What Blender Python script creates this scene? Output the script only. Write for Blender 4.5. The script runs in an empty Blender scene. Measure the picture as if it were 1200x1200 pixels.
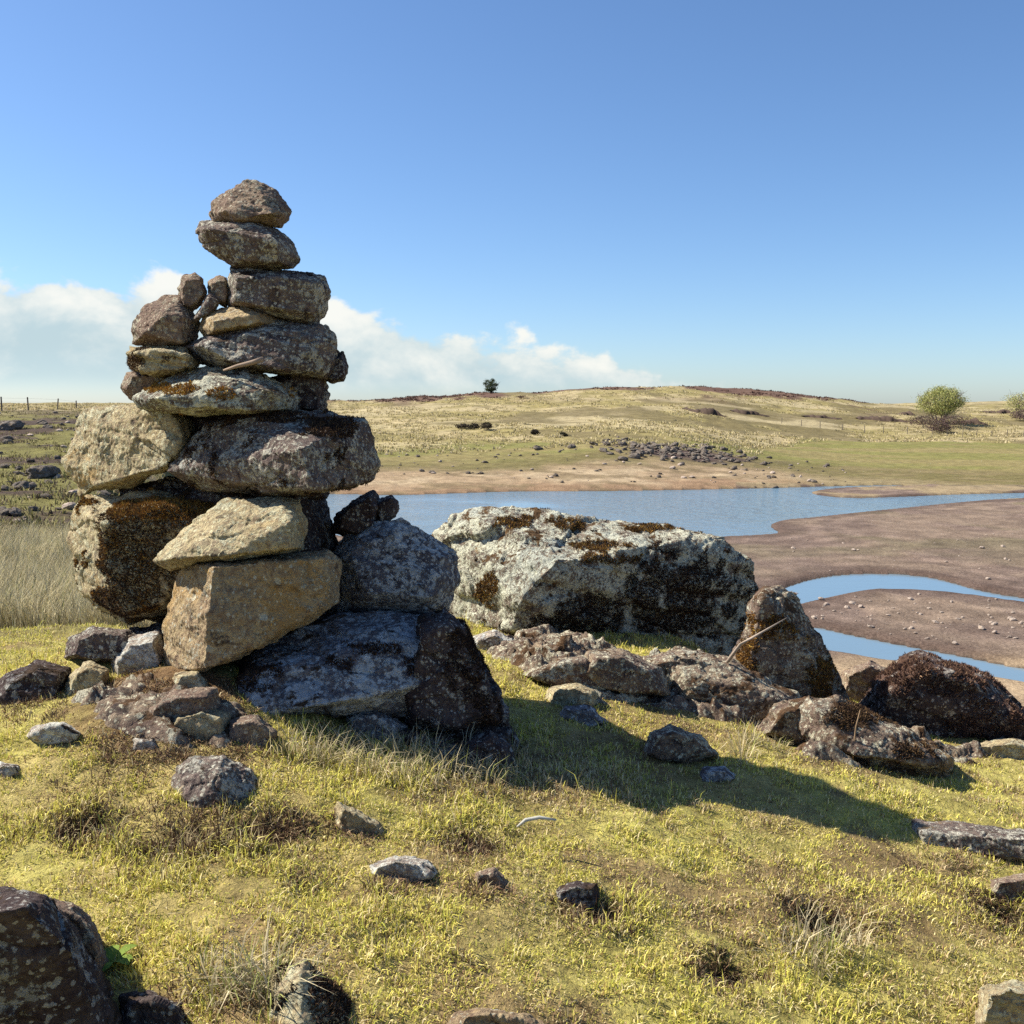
import bpy, bmesh, math, random
import numpy as np
from mathutils import Vector
from mathutils.bvhtree import BVHTree

random.seed(7)
RNG = np.random.default_rng(7)
scene = bpy.context.scene
COL = scene.collection
ZC = 1.2                                  # eye height
PITCH = math.atan(125 / 1200)             # the horizon lies above the middle of the frame
CP, SP = math.cos(PITCH), math.sin(PITCH)
WATER = -4.8
SUN_AZ, SUN_EL = math.radians(-75), math.radians(43)

# ------------------------------------------------------------------ measuring
def ray(x, y):
    u = (x - 600) / 1200
    v = (y - 600) / 1200
    return u, CP - v * SP, -SP - v * CP

def at(x, y, Y):
    a, b, c = ray(x, y)
    t = Y / b
    return Vector((a * t, Y, ZC + c * t))

def on_z(x, y, z):
    a, b, c = ray(x, y)
    t = (z - ZC) / c
    return (a * t, b * t)

def z_at(y, Y):
    a, b, c = ray(600, y)
    return ZC + c / b * Y

def project(V):
    X, Y, Z = V[:, 0], V[:, 1], V[:, 2] - ZC
    f = Y * CP - Z * SP
    up = Y * SP + Z * CP
    return 600 + 1200 * X / f, 600 - 1200 * up / f

# ------------------------------------------------------------------ noise
_perm = np.random.default_rng(3).permutation(256)
_perm = np.concatenate([_perm, _perm, _perm])
_g = np.random.default_rng(5).normal(size=(256, 3))
_g /= np.linalg.norm(_g, axis=1)[:, None]

def perlin(p):
    p = np.asarray(p, float)
    i = np.floor(p).astype(int)
    f = p - i
    i &= 255
    w = f * f * f * (f * (f * 6 - 15) + 10)
    out = np.zeros(len(p))
    for dx in (0, 1):
        wx = w[:, 0] if dx else 1 - w[:, 0]
        for dy in (0, 1):
            wy = w[:, 1] if dy else 1 - w[:, 1]
            for dz in (0, 1):
                wz = w[:, 2] if dz else 1 - w[:, 2]
                h = _perm[_perm[_perm[i[:, 0] + dx] + i[:, 1] + dy] + i[:, 2] + dz]
                g = _g[h]
                d = g[:, 0] * (f[:, 0] - dx) + g[:, 1] * (f[:, 1] - dy) + g[:, 2] * (f[:, 2] - dz)
                out += wx * wy * wz * d
    return out * 1.5

def fbm(p, octaves=4, gain=0.5, lac=2.03):
    a, s = 1.0, np.zeros(len(p))
    q = np.array(p, float)
    for _ in range(octaves):
        s += a * perlin(q)
        a *= gain
        q = q * lac + 17.3
    return s

def fbm2(x, y, scale, octaves=4, seed=0.0, gain=0.5):
    q = np.stack([x / scale + seed, y / scale - seed * 1.7, np.full(len(x), seed * 3.1 + 0.37)], 1)
    return fbm(q, octaves, gain)

def sstep(a, b, x):
    t = np.clip((x - a) / (b - a), 0, 1)
    return t * t * (3 - 2 * t)

# ------------------------------------------------------------------ objects
def tag(o, label, cat, group=None, kind=None):
    o['label'] = label
    o['category'] = cat
    if group: o['group'] = group
    if kind: o['kind'] = kind
    return o

def mesh_from(name, V, F, cols=None, smooth=True, starts=None, totals=None):
    """V (n,3); F (m,k) or a flat list with starts/totals"""
    me = bpy.data.meshes.new(name)
    V = np.asarray(V, np.float32)
    me.vertices.add(len(V))
    me.vertices.foreach_set('co', V.ravel())
    if starts is None:
        F = np.asarray(F, np.int32)
        n, k = F.shape
        starts = np.arange(n, dtype=np.int32) * k
        flat = F.ravel()
    else:
        flat = np.asarray(F, np.int32)
        starts = np.asarray(starts, np.int32)
        n = len(starts)
    me.loops.add(len(flat))
    me.loops.foreach_set('vertex_index', flat)
    me.polygons.add(n)
    me.polygons.foreach_set('loop_start', starts)
    if smooth:
        me.polygons.foreach_set('use_smooth', np.ones(n, bool))
    me.update(calc_edges=True)
    if cols is not None:
        a = me.color_attributes.new('tone', 'FLOAT_COLOR', 'POINT')
        c = np.ones((len(V), 4), np.float32)
        c[:, :3] = cols
        a.data.foreach_set('color', c.ravel())
    return me

def link(name, me, mat=None, parent=None, loc=None):
    o = bpy.data.objects.new(name, me)
    COL.objects.link(o)
    if mat: me.materials.append(mat)
    if parent: o.parent = parent
    if loc is not None: o.location = loc
    return o

# ------------------------------------------------------------------ materials
def new_mat(name):
    m = bpy.data.materials.new(name)
    m.use_nodes = True
    nt = m.node_tree
    b = nt.nodes['Principled BSDF']
    b.inputs['Roughness'].default_value = 0.9
    b.inputs['Specular IOR Level'].default_value = 0.2
    return m, nt, b

def N(nt, kind, **kw):
    n = nt.nodes.new(kind)
    for k, v in kw.items():
        if k in n.inputs: n.inputs[k].default_value = v
        else: setattr(n, k, v)
    return n

def noise(nt, vec, scale, detail=6, rough=0.6, dist=0.0):
    n = N(nt, 'ShaderNodeTexNoise')
    n.inputs['Scale'].default_value = scale
    n.inputs['Detail'].default_value = detail
    n.inputs['Roughness'].default_value = rough
    n.inputs['Distortion'].default_value = dist
    nt.links.new(vec, n.inputs['Vector'])
    return n.outputs['Fac']

def ramp(nt, fac, a, b):
    n = N(nt, 'ShaderNodeMapRange')
    n.interpolation_type = 'SMOOTHSTEP'
    n.inputs['From Min'].default_value = a
    n.inputs['From Max'].default_value = b
    nt.links.new(fac, n.inputs['Value'])
    return n.outputs['Result']

def math_(nt, op, a, b=None):
    n = N(nt, 'ShaderNodeMath', operation=op)
    for i, s in enumerate((a, b)):
        if s is None: continue
        if isinstance(s, (int, float)): n.inputs[i].default_value = s
        else: nt.links.new(s, n.inputs[i])
    return n.outputs[0]

def mix(nt, fac, a, b, blend='MIX'):
    n = N(nt, 'ShaderNodeMix', data_type='RGBA', blend_type=blend)
    for key, s in ((0, fac), (6, a), (7, b)):
        if isinstance(s, (int, float)): n.inputs[key].default_value = s
        elif isinstance(s, tuple): n.inputs[key].default_value = (*s, 1)
        else: nt.links.new(s, n.inputs[key])
    return n.outputs[2]

def rock_mat(name, c1, c2, lichen=0.5, lcol=(0.55, 0.54, 0.43), moss=0.3, mcol=(0.035, 0.022, 0.014),
             ochre=0.2, ocol=(0.42, 0.26, 0.09), dark=0.45, lscale=7.0):
    m, nt, b = new_mat(name)
    tc = N(nt, 'ShaderNodeTexCoord')
    oi = N(nt, 'ShaderNodeObjectInfo')
    off = N(nt, 'ShaderNodeVectorMath', operation='MULTIPLY_ADD')
    comb = N(nt, 'ShaderNodeCombineXYZ')
    for i in range(3): nt.links.new(oi.outputs['Random'], comb.inputs[i])
    nt.links.new(comb.outputs[0], off.inputs[0])
    off.inputs[1].default_value = (37, 51, 23)
    nt.links.new(tc.outputs['Object'], off.inputs[2])
    v = off.outputs[0]
    base = mix(nt, ramp(nt, noise(nt, v, 4.5, 8, 0.65, 0.4), 0.35, 0.65), c1, c2)
    # grain and dark mineral specks
    base = mix(nt, ramp(nt, noise(nt, v, 55, 4, 0.7), 0.42, 0.62), base, mix(nt, 1.0, base, (0.62, 0.56, 0.6), 'MULTIPLY'))
    base = mix(nt, math_(nt, 'MULTIPLY', ramp(nt, noise(nt, v, 9, 8, 0.7, 0.8), 0.62 - 0.18 * dark, 0.74 - 0.18 * dark), 0.8),
               base, (0.035, 0.025, 0.028))
    # ochre staining
    base = mix(nt, math_(nt, 'MULTIPLY', ramp(nt, noise(nt, v, 3.3, 7, 0.6, 0.6), 0.66 - 0.25 * ochre, 0.78 - 0.2 * ochre), 0.8), base, ocol)
    # crusty lichen: broad patches broken up by fine spots
    big = noise(nt, v, lscale, 9, 0.68, 0.7)
    fine = noise(nt, v, lscale * 7, 6, 0.75)
    lm = math_(nt, 'ADD', math_(nt, 'MULTIPLY', big, 0.5), math_(nt, 'MULTIPLY', fine, 0.5))
    lm = ramp(nt, lm, 0.60 - 0.19 * lichen, 0.635 - 0.185 * lichen)
    lc = mix(nt, ramp(nt, noise(nt, v, 30, 5, 0.7), 0.35, 0.65), lcol, tuple(x * 0.62 for x in lcol))
    lc = mix(nt, ramp(nt, noise(nt, v, 2.2, 3), 0.45, 0.62), lc, mix(nt, 1.0, lc, (0.86, 0.9, 0.98), 'MULTIPLY'))
    base = mix(nt, math_(nt, 'MULTIPLY', lm, 0.9), base, lc)
    # round crusts of lichen
    for sc, amt in ((lscale * 3.2, .42), (lscale * 8.5, .5)):
        wv = N(nt, 'ShaderNodeVectorMath', operation='MULTIPLY_ADD')
        nz = N(nt, 'ShaderNodeTexNoise'); nz.inputs['Scale'].default_value = sc * 1.6; nz.inputs['Detail'].default_value = 4
        nt.links.new(v, nz.inputs['Vector']); nt.links.new(nz.outputs['Color'], wv.inputs[0])
        wv.inputs[1].default_value = (.75 / sc,) * 3; nt.links.new(v, wv.inputs[2])
        vo = N(nt, 'ShaderNodeTexVoronoi'); vo.inputs['Scale'].default_value = sc; nt.links.new(wv.outputs[0], vo.inputs['Vector'])
        sc_ = N(nt, 'ShaderNodeSeparateColor'); nt.links.new(vo.outputs['Color'], sc_.inputs[0])
        t = math_(nt, 'SUBTRACT', vo.outputs['Distance'], math_(nt, 'MULTIPLY', sc_.outputs[0], amt))
        sp = math_(nt, 'MULTIPLY', ramp(nt, t, .03 - .12 * (1 - lichen), -.05 - .12 * (1 - lichen)), ramp(nt, fine, .32, .5))
        base = mix(nt, math_(nt, 'MULTIPLY', sp, .85), base, mix(nt, sc_.outputs[1], lc, tuple(min(1, x * 1.08) for x in lcol)))
    # moss film where it faces up
    geo = N(nt, 'ShaderNodeNewGeometry')
    sep = N(nt, 'ShaderNodeSeparateXYZ')
    nt.links.new(geo.outputs['Normal'], sep.inputs[0])
    up = ramp(nt, sep.outputs['Z'], -0.5, 0.9)
    mm = ramp(nt, math_(nt, 'ADD', noise(nt, v, 5.5, 8, 0.7, 0.5), math_(nt, 'MULTIPLY', up, 0.1)), 0.74 - 0.26 * moss, 0.79 - 0.25 * moss)
    base = mix(nt, mm, base, mix(nt, ramp(nt, noise(nt, v, 40, 4), 0.4, 0.6), mcol, tuple(x * 1.9 for x in mcol)))
    nt.links.new(base, b.inputs['Base Color'])
    h = math_(nt, 'ADD', math_(nt, 'MULTIPLY', noise(nt, v, 28, 8, 0.75), 1.0), math_(nt, 'MULTIPLY', noise(nt, v, 110, 5, 0.7), 0.45))
    h = math_(nt, 'ADD', h, math_(nt, 'MULTIPLY', lm, 0.12))
    bp = N(nt, 'ShaderNodeBump')
    bp.inputs['Strength'].default_value = 1.0
    bp.inputs['Distance'].default_value = 0.02
    nt.links.new(h, bp.inputs['Height'])
    nt.links.new(bp.outputs[0], b.inputs['Normal'])
    b.inputs['Roughness'].default_value = 0.95
    b.inputs['Specular IOR Level'].default_value = 0.15
    return m

def tone_mat(name, rough=0.9, translucent=0.0, spec=0.15):
    m, nt, b = new_mat(name)
    a = N(nt, 'ShaderNodeAttribute', attribute_name='tone')
    nt.links.new(a.outputs['Color'], b.inputs['Base Color'])
    b.inputs['Roughness'].default_value = rough
    b.inputs['Specular IOR Level'].default_value = spec
    if translucent:
        t = N(nt, 'ShaderNodeBsdfTranslucent')
        nt.links.new(a.outputs['Color'], t.inputs['Color'])
        mx = N(nt, 'ShaderNodeMixShader')
        mx.inputs[0].default_value = translucent
        nt.links.new(b.outputs[0], mx.inputs[1])
        nt.links.new(t.outputs[0], mx.inputs[2])
        nt.links.new(mx.outputs[0], nt.nodes['Material Output'].inputs['Surface'])
    return m

PALE = rock_mat('pale_weathered_stone', (0.42, 0.345, 0.20), (0.56, 0.48, 0.29), 0.42, (0.66, 0.62, 0.42), 0.14, ochre=0.35, dark=0.42)
WARM = rock_mat('warm_ochre_stone', (0.36, 0.27, 0.165), (0.50, 0.39, 0.22), 0.2, (0.55, 0.52, 0.4), 0.05, ochre=0.5, dark=0.42)
GREY = rock_mat('grey_speckled_stone', (0.15, 0.115, 0.10), (0.25, 0.20, 0.165), 0.52, (0.58, 0.55, 0.45), 0.25, ochre=0.12, dark=.55, lscale=8)
BROWN = rock_mat('brown_pitted_stone', (0.23, 0.165, 0.125), (0.36, 0.275, 0.19), 0.34, (0.56, 0.5, 0.37), 0.15, ochre=0.2, dark=0.5, lscale=9)
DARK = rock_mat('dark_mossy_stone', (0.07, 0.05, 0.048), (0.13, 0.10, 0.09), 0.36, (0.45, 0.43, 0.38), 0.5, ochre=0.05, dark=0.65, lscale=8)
BLUE = rock_mat('blue_grey_stone', (0.13, 0.12, 0.125), (0.24, 0.225, 0.225), 0.62, (0.56, 0.57, 0.55), 0.3, ochre=0.05, dark=0.45, lscale=6)
LICH = rock_mat('lichen_crusted_boulder', (0.16, 0.125, 0.10), (0.30, 0.25, 0.18), 0.72, (0.66, 0.65, 0.5), 0.42, mcol=(0.07, 0.04, 0.018), ochre=0.15, dark=0.65, lscale=9)
OUTC = rock_mat('mossy_outcrop_stone', (0.18, 0.13, 0.10), (0.33, 0.26, 0.18), 0.46, (0.62, 0.58, 0.43), 0.48, mcol=(0.06, 0.034, 0.018), ochre=0.15, dark=0.6, lscale=7)
WHITE = rock_mat('white_lichen_stone', (0.40, 0.34, 0.27), (0.56, 0.51, 0.43), 0.58, (0.72, 0.71, 0.62), 0.3, ochre=0.1, dark=0.5)
PEAT = rock_mat('peaty_rock', (0.06, 0.042, 0.04), (0.11, 0.08, 0.07), 0.42, (0.5, 0.44, 0.36), 0.6, mcol=(0.075, 0.043, 0.03), dark=0.45)

# ------------------------------------------------------------------ ground
PROFILE = {   # column of the photograph: (distance, height) from near to far
 -700: [(1, 0), (4, 0), (6, -.15), (9, -.5), (18, -1.0), (40, -1.2), (95, .5), (200, 1.3), (800, 3), (2500, 4)],
 -150: [(1, 0), (4, .02), (6, -.22), (9, -.68), (18, -1.15), (40, -1.25), (95, z_at(482, 95)), (200, z_at(475, 200)), (800, z_at(473, 800)), (2500, z_at(473, 2500))],
 110: [(1, 0), (4.2, .05), (6, -.25), (8, -.6), (18, -1.15), (40, -1.25), (95, z_at(483, 95)), (200, z_at(475, 200)), (800, z_at(473, 800)), (2500, z_at(473, 2500))],
 270: [(1, 0), (4.5, .05), (6, -.15), (8, -.7), (14, -2.2), (30, -3.8), (60, -4.3), (95, -2.2), (200, z_at(474, 200)), (800, z_at(473, 800)), (2500, z_at(473, 2500))],
 420: [(1, -0.018), (4.5, -0.03), (6.5, -0.1), (8, -0.9), (12, -3), (18, -4.7), (70, -4.72), (82, z_at(549, 82)), (100, z_at(527, 100)), (150, z_at(497, 150)), (220, z_at(470, 220)), (300, 2), (800, z_at(474, 800)), (2500, z_at(473, 2500))],
 570: [(1, -0.054), (4.5, -0.09), (6.5, -0.11), (8, -0.9), (12, -3), (18, -4.7), (70, -4.72), (82, z_at(549, 82)), (98, z_at(526, 98)), (140, z_at(500, 140)), (180, z_at(480, 180)), (230, z_at(460, 230)), (330, 2), (2500, z_at(476, 2500))],
 720: [(1, -0.09), (4.5, -0.15), (6.5, -0.17), (8, -0.9), (12, -3), (18, -4.7), (70, -4.72), (80, z_at(552, 80)), (95, z_at(522, 95)), (130, z_at(500, 130)), (170, z_at(479, 170)), (235, z_at(453, 235)), (350, 3), (2500, z_at(476, 2500))],
 810: [(1, -0.114), (4.5, -0.19), (6.2, -0.21), (8, -1.1), (12, -3.2), (18, -4.65), (70, -4.72), (85, z_at(548, 85)), (100, z_at(522, 100)), (135, z_at(502, 135)), (175, z_at(478, 175)), (235, z_at(451, 235)), (350, 3), (2500, z_at(476, 2500))],
 900: [(1, -0.144), (4.4, -0.24), (5.6, -0.36), (6.6, -0.7), (8, -1.6), (12, -3.5), (17, -4.5), (22, -4.7), (70, -4.7), (90, z_at(546, 90)), (110, z_at(527, 110)), (140, z_at(511, 140)), (180, z_at(484, 180)), (235, z_at(457, 235)), (350, 2), (2500, z_at(476, 2500))],
 1000: [(1, -0.168), (4.2, -0.28), (5.6, -0.41), (6.4, -0.8), (10, -2.9), (16, -4.4), (22, -4.68), (75, -4.7), (95, -4.45), (150, z_at(511, 150)), (185, z_at(489, 185)), (235, z_at(470, 235)), (350, 1), (2500, z_at(474, 2500))],
 1100: [(1, -0.198), (4.1, -0.33), (5.6, -0.49), (6.4, -0.85), (10, -2.9), (16, -4.4), (22, -4.68), (75, -4.7), (95, -4.5), (150, z_at(511, 150)), (185, z_at(492, 185)), (235, z_at(480, 235)), (350, z_at(477, 350)), (800, z_at(472, 800)), (2500, z_at(474, 2500))],
 1250: [(1, -0.228), (4, -0.38), (5.4, -0.56), (6.4, -0.95), (10, -2.9), (16, -4.4), (22, -4.68), (75, -4.7), (95, -4.5), (150, z_at(512, 150)), (200, z_at(491, 200)), (300, z_at(478, 300)), (800, z_at(468, 800)), (2500, z_at(474, 2500))],
 1900: [(1, 0), (4.0, -.2), (6, -.9), (10, -2.9), (16, -4.3), (22, -4.5), (75, -4.4), (150, -3.2), (200, -1), (300, 0), (800, 6), (2500, 6)],
}
NU, NL = 240, 240
U0, U1 = -1.15, 1.15
L0, L1 = math.log(0.9), math.log(2600)
_cols = sorted(PROFILE)
_us = np.array([(c - 600) / 1200 for c in _cols])
_ls = np.linspace(L0, L1, NL)
_tab = np.array([np.interp(_ls, [math.log(a) for a, _ in PROFILE[c]], [b for _, b in PROFILE[c]]) for c in _cols])
_ug = np.linspace(U0, U1, NU)
TAB = np.array([np.interp(_ug, _us, _tab[:, j]) for j in range(NL)]).T      # (NU, NL)
def blur(T, n):
    for _ in range(n):
        P = np.pad(T, 1, mode='edge')
        T = (P[1:-1, 1:-1] * 4 + P[:-2, 1:-1] * 2 + P[2:, 1:-1] * 2 + P[1:-1, :-2] * 1 + P[1:-1, 2:] * 1) / 10
    return T
TAB = blur(TAB, 5)

def curve(pts, n=6):
    """closed Catmull-Rom through the points"""
    P = np.array(pts, float)
    out = []
    m = len(P)
    for i in range(m):
        p0, p1, p2, p3 = P[i - 1], P[i], P[(i + 1) % m], P[(i + 2) % m]
        for k in range(n):
            t = k / n
            out.append(0.5 * (2 * p1 + (p2 - p0) * t + (2 * p0 - 5 * p1 + 4 * p2 - p3) * t * t + (3 * p1 - p0 - 3 * p2 + p3) * t ** 3))
    return np.array(out)
def wpoly(px):
    return np.array([on_z(x, y, WATER) for x, y in curve(px)])
LAKES = [
 wpoly([(250, 585), (330, 580), (400, 579), (470, 580), (600, 576), (700, 575.5), (800, 574), (900, 572), (970, 570), (1020, 569), (1058, 569), (1050, 570.5), (1010, 571.5), (975, 573.5), (952, 577), (965, 581), (1000, 583.5), (1060, 582), (1120, 579.5), (1200, 577.5), (1420, 572),
        (1420, 577), (1200, 584.5), (1130, 589), (1060, 596), (1000, 602), (950, 607.5), (915, 611), (903, 617), (912, 625), (880, 628.5), (800, 632), (700, 640), (560, 648), (450, 640), (330, 610)]),
 wpoly([(840, 700), (880, 703), (920, 689), (950, 679.5), (985, 674), (1030, 672.5), (1080, 675.5), (1115, 683), (1150, 692.5), (1200, 701), (1300, 712), (1420, 716),
        (1420, 722), (1300, 718), (1200, 707), (1150, 700), (1100, 694.5), (1050, 692), (1015, 692.5), (975, 700), (935, 709.5), (915, 718), (935, 731), (965, 737), (1000, 745), (1060, 757), (1130, 770), (1200, 784), (1320, 802), (1420, 812),
        (1420, 832), (1300, 820), (1200, 801), (1150, 792), (1090, 778), (1040, 775), (1000, 768), (950, 760), (880, 745), (835, 725)]),
]
def sd_poly(x, y, P):
    """signed distance, negative inside"""
    A, B = P, np.roll(P, -1, 0)
    best = np.full(len(x), 1e18)
    ins = np.zeros(len(x), bool)
    for (ax, ay), (bx, by) in zip(A, B):
        ex, ey = bx - ax, by - ay
        L = ex * ex + ey * ey + 1e-12
        t = np.clip(((x - ax) * ex + (y - ay) * ey) / L, 0, 1)
        d = (x - ax - t * ex) ** 2 + (y - ay - t * ey) ** 2
        best = np.minimum(best, d)
        if ay != by:
            c = ((ay > y) != (by > y)) & (x < ex * (y - ay) / (by - ay) + ax)
            ins ^= c
    d = np.sqrt(best)
    return np.where(ins, -d, d)

HOLLOWS = [(965, 1092, .13, .11), (215, 1000, .16, .03), (100, 985, .13, .03), (700, 1085, .1, .02), (560, 1000, .1, .02), (852, 1152, .09, .05), (300, 985, .14, .05), (1180, 1075, .12, .05)]
HOLLOWS = [(*on_z(x, y, -.38 * min(max((x - 300) / 950, 0), 1)), r, d) for x, y, r, d in HOLLOWS]
BUMPS = [(-1.75, 4.15, .5, .12), (-1.25, 3.55, .42, .10), (-.9, 3.95, .6, .10), (.25, 4.75, .5, .06), (1.15, 3.9, .4, .05), (-1.7, 3.2, .5, .05)]

def ground(x, y, detail=True):
    """height, distance to water, raw height"""
    x = np.asarray(x, float); y = np.asarray(y, float)
    r = np.hypot(x, y)
    th = np.arctan2(x, y)
    u = np.clip(np.tan(np.clip(th, -0.85, 0.85)), U0, U1)
    Yd = np.where(np.abs(th) < 0.85, np.maximum(y, .05), r * math.cos(.85))
    l = np.clip(np.log(np.maximum(Yd, .91)), L0, L1 - 1e-6)
    fu = (u - U0) / (U1 - U0) * (NU - 1); fl = (l - L0) / (L1 - L0) * (NL - 1)
    iu = np.clip(fu.astype(int), 0, NU - 2); il = np.clip(fl.astype(int), 0, NL - 2)
    fu -= iu; fl -= il
    z = (TAB[iu, il] * (1 - fu) * (1 - fl) + TAB[iu + 1, il] * fu * (1 - fl) + TAB[iu, il + 1] * (1 - fu) * fl + TAB[iu + 1, il + 1] * fu * fl)
    # in front only; behind the eye the hill is level
    back = sstep(1.0, -1.5, y)
    z = z * (1 - back)
    sd = np.full(len(x), 60.0)
    m = (z < -2.5) & (y > 10) & (y < 160)
    if m.any():
        s = np.full(m.sum(), 1e9)
        for P in LAKES: s = np.minimum(s, sd_poly(x[m], y[m], P))
        sd[m] = s
    raw = z.copy()
    near = sstep(9, 6, r)
    far = sstep(60, 120, r)
    bumps = near * (.03 * fbm2(x, y, .55, 3, 1.0) + .012 * fbm2(x, y, .13, 2, 2.0))
    mid = (1 - near) * (1 - sstep(-3.2, -4.2, z))
    bumps += mid * (1 - far) * (.16 * fbm2(x, y, 3.0, 4, 3.0)) + far * mid * (.45 * fbm2(x, y, 14.0, 4, 4.0, .55)) * sstep(75, 130, r)
    mud = (1 - near) * sstep(-3.2, -4.2, z) * sstep(0, 1.5, sd)
    bumps += mud * (.05 * fbm2(x, y, 1.6, 5, 5.0, .6))
    if detail: z = z + bumps
    for bx, by, rr, h in BUMPS:
        z += h * np.exp(-((x - bx) ** 2 + (y - by) ** 2) / rr ** 2)
    for bx, by, rr, h in HOLLOWS:
        z -= h * np.exp(-((x - bx) ** 2 + (y - by) ** 2) / (rr * .6) ** 2)
    o = m & (sd > 0)
    z[o] = np.clip(z[o], WATER + .012 + .02 * np.minimum(sd[o], 3), WATER + .03 + .28 * sd[o])
    i = m & (sd <= 0)
    z[i] = WATER - .02 + np.maximum(.15 * sd[i], -.8)
    return z, sd, raw

def C(*c): return np.array(c)
def lerp(a, b, t): return a * (1 - t[:, None]) + b * t[:, None]

def colour(x, y, z, sd, raw):
    n = len(x)
    r = np.hypot(x, y)
    n1 = fbm2(x, y, .5, 4, 11.0); n2 = fbm2(x, y, 4.0, 4, 12.0); n3 = fbm2(x, y, 18.0, 5, 13.0, .6); n4 = fbm2(x, y, 1.3, 4, 14.0)
    col = np.tile(C(.36, .32, .10), (n, 1))                                    # short turf soil and moss
    col = lerp(col, C(.20, .135, .075), sstep(.05, .45, n1) * .8)
    col = lerp(col, C(.34, .25, .12), sstep(.1, .4, n4) * .5)
    # brown moss mound at the cairn foot
    mm = np.exp(-((x + 1.25) ** 2 + (y - 3.55) ** 2) / .35 ** 2)
    col = lerp(col, C(.15, .095, .05), sstep(.3, .8, mm + .5 * n1))
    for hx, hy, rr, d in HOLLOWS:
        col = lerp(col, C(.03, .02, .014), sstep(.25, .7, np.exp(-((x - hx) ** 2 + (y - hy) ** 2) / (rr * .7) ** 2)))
    # moor beyond
    moor = sstep(6.5, 9, r)
    mc = np.tile(C(.27, .23, .10), (n, 1))
    mc = lerp(mc, C(.37, .31, .18), sstep(-.15, .35, n3))
    mc = lerp(mc, C(.19, .165, .068), sstep(.0, .5, n2) * .6)
    mc = lerp(mc, C(.14, .115, .06), sstep(.12, .34, fbm2(x, y * .5, 16, 4, 91., .6)) * .75)
    mc = lerp(mc, C(.42, .36, .22), sstep(.15, .4, fbm2(x * .5, y, 20, 4, 92., .6)) * .7)
    left = sstep(-.28, -.40, x / np.maximum(y, .5)) * (y > 4)
    lc = lerp(np.tile(C(.16, .15, .052), (n, 1)), C(.07, .05, .04), sstep(-.12, .18, fbm2(x, y, 7, 5, 15.0, .6) + .1 * n1))
    mc = lerp(mc, lc, left * sstep(120, 80, r))
    # heather on the crest
    he = sstep(185, 215, r) * sstep(.0, .18, fbm2(x, y * .6, 22, 5, 16.0) + .30 * sstep(200, 228, r)) * sstep(-.32, -.12, x / np.maximum(y, 1)) * sstep(.38, .32, x / np.maximum(y, 1))
    mc = lerp(mc, C(.115, .065, .055), he * .9)
    col = lerp(col, mc, moor)
    # lake shore bands on the far side
    fs = (y > 62) & (raw < 0)
    uu = x / np.maximum(y, 1)
    s = sd + 4.0 * n3 + 1.0 * n2
    rightflat = sstep(.22, .34, uu)
    w1 = 11 + 4 * rightflat * 0; w2 = 16.0; w3 = 30 + 45 * rightflat
    shore = np.tile(C(.32, .24, .155), (n, 1))
    shore = lerp(shore, C(.38, .30, .20), sstep(0, .4, n2))
    shore = lerp(shore, C(.26, .175, .11), sstep(3, 0, s))
    shore = lerp(shore, C(.19, .145, .085), sstep(.0, .35, fbm2(x * .5, y, 2.2, 4, 71., .65)) * .8)
    olive = lerp(np.tile(C(.19, .155, .078), (n, 1)), C(.15, .13, .055), sstep(-.3, .3, n2))
    green = lerp(np.tile(C(.185, .18, .062), (n, 1)), C(.225, .19, .085), sstep(-.3, .4, fbm2(x * .3, y, 6, 4, 19.)))
    shore_r = lerp(shore, C(.24, .195, .11), rightflat)
    f = lerp(shore_r, olive, sstep(7, 14, s - 3 * rightflat * 0 + 6 * rightflat))
    f = lerp(f, green, sstep(14, 22, s))
    out = sstep(w3, w3 + 8, s)
    f2 = f * (1 - out[:, None]) + mc * out[:, None]
    fm = (fs & (sd < 59)).astype(float)
    col = lerp(col, f2, fm)
    # near lake bed: mud
    mudm = ((y > 9) & (y < 76) & (uu > -.3)).astype(float) * sstep(-3.4, -4.3, raw) * (1 - sstep(.0, .0001, ((y > 62) & fs & (z > WATER + .6)).astype(float)))
    nearside = (mudm > 0) & ~((y > 66) & (uu < .22))
    md = lerp(np.tile(C(.175, .13, .108), (n, 1)), C(.205, .155, .12), sstep(-.3, .3, n2))
    md = lerp(md, C(.155, .135, .082), sstep(.05, .4, fbm2(x, y, 9, 4, 21.)) * sstep(32, 48, y) * .8)
    tide = np.sin(sd * 4.2 + 2.5 * fbm2(x, y, 3, 3, 81.)) * sstep(9, 1, sd)
    md = md * (1 + .13 * tide + .16 * fbm2(x * .6, y, 1.1, 4, 82., .65))[:, None]
    md = lerp(md, C(.095, .066, .055), sstep(1.5 + .8 * n1, .15, sd) * .85)
    md = lerp(md, C(.33, .25, .165), sstep(24.5, 22.5, y))
    spit = (y > 64) & (uu > .22)
    md = np.where(spit[:, None], lerp(md, C(.28, .22, .135), sstep(-.2, .2, n2)), md)
    col = np.where(nearside[:, None], lerp(col, md, mudm), col)
    # dark rubble on the far shore
    px, py = 600 + 1200 * uu, y
    sc = np.exp(-(((x - 15) / 8) ** 2 + ((y - 95) / 8) ** 2))
    col = lerp(col, C(.085, .06, .055), sstep(.35, .8, sc + .35 * n2) * fm)
    col = np.where((sd < 0)[:, None], C(.07, .06, .05), col)
    return col

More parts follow.
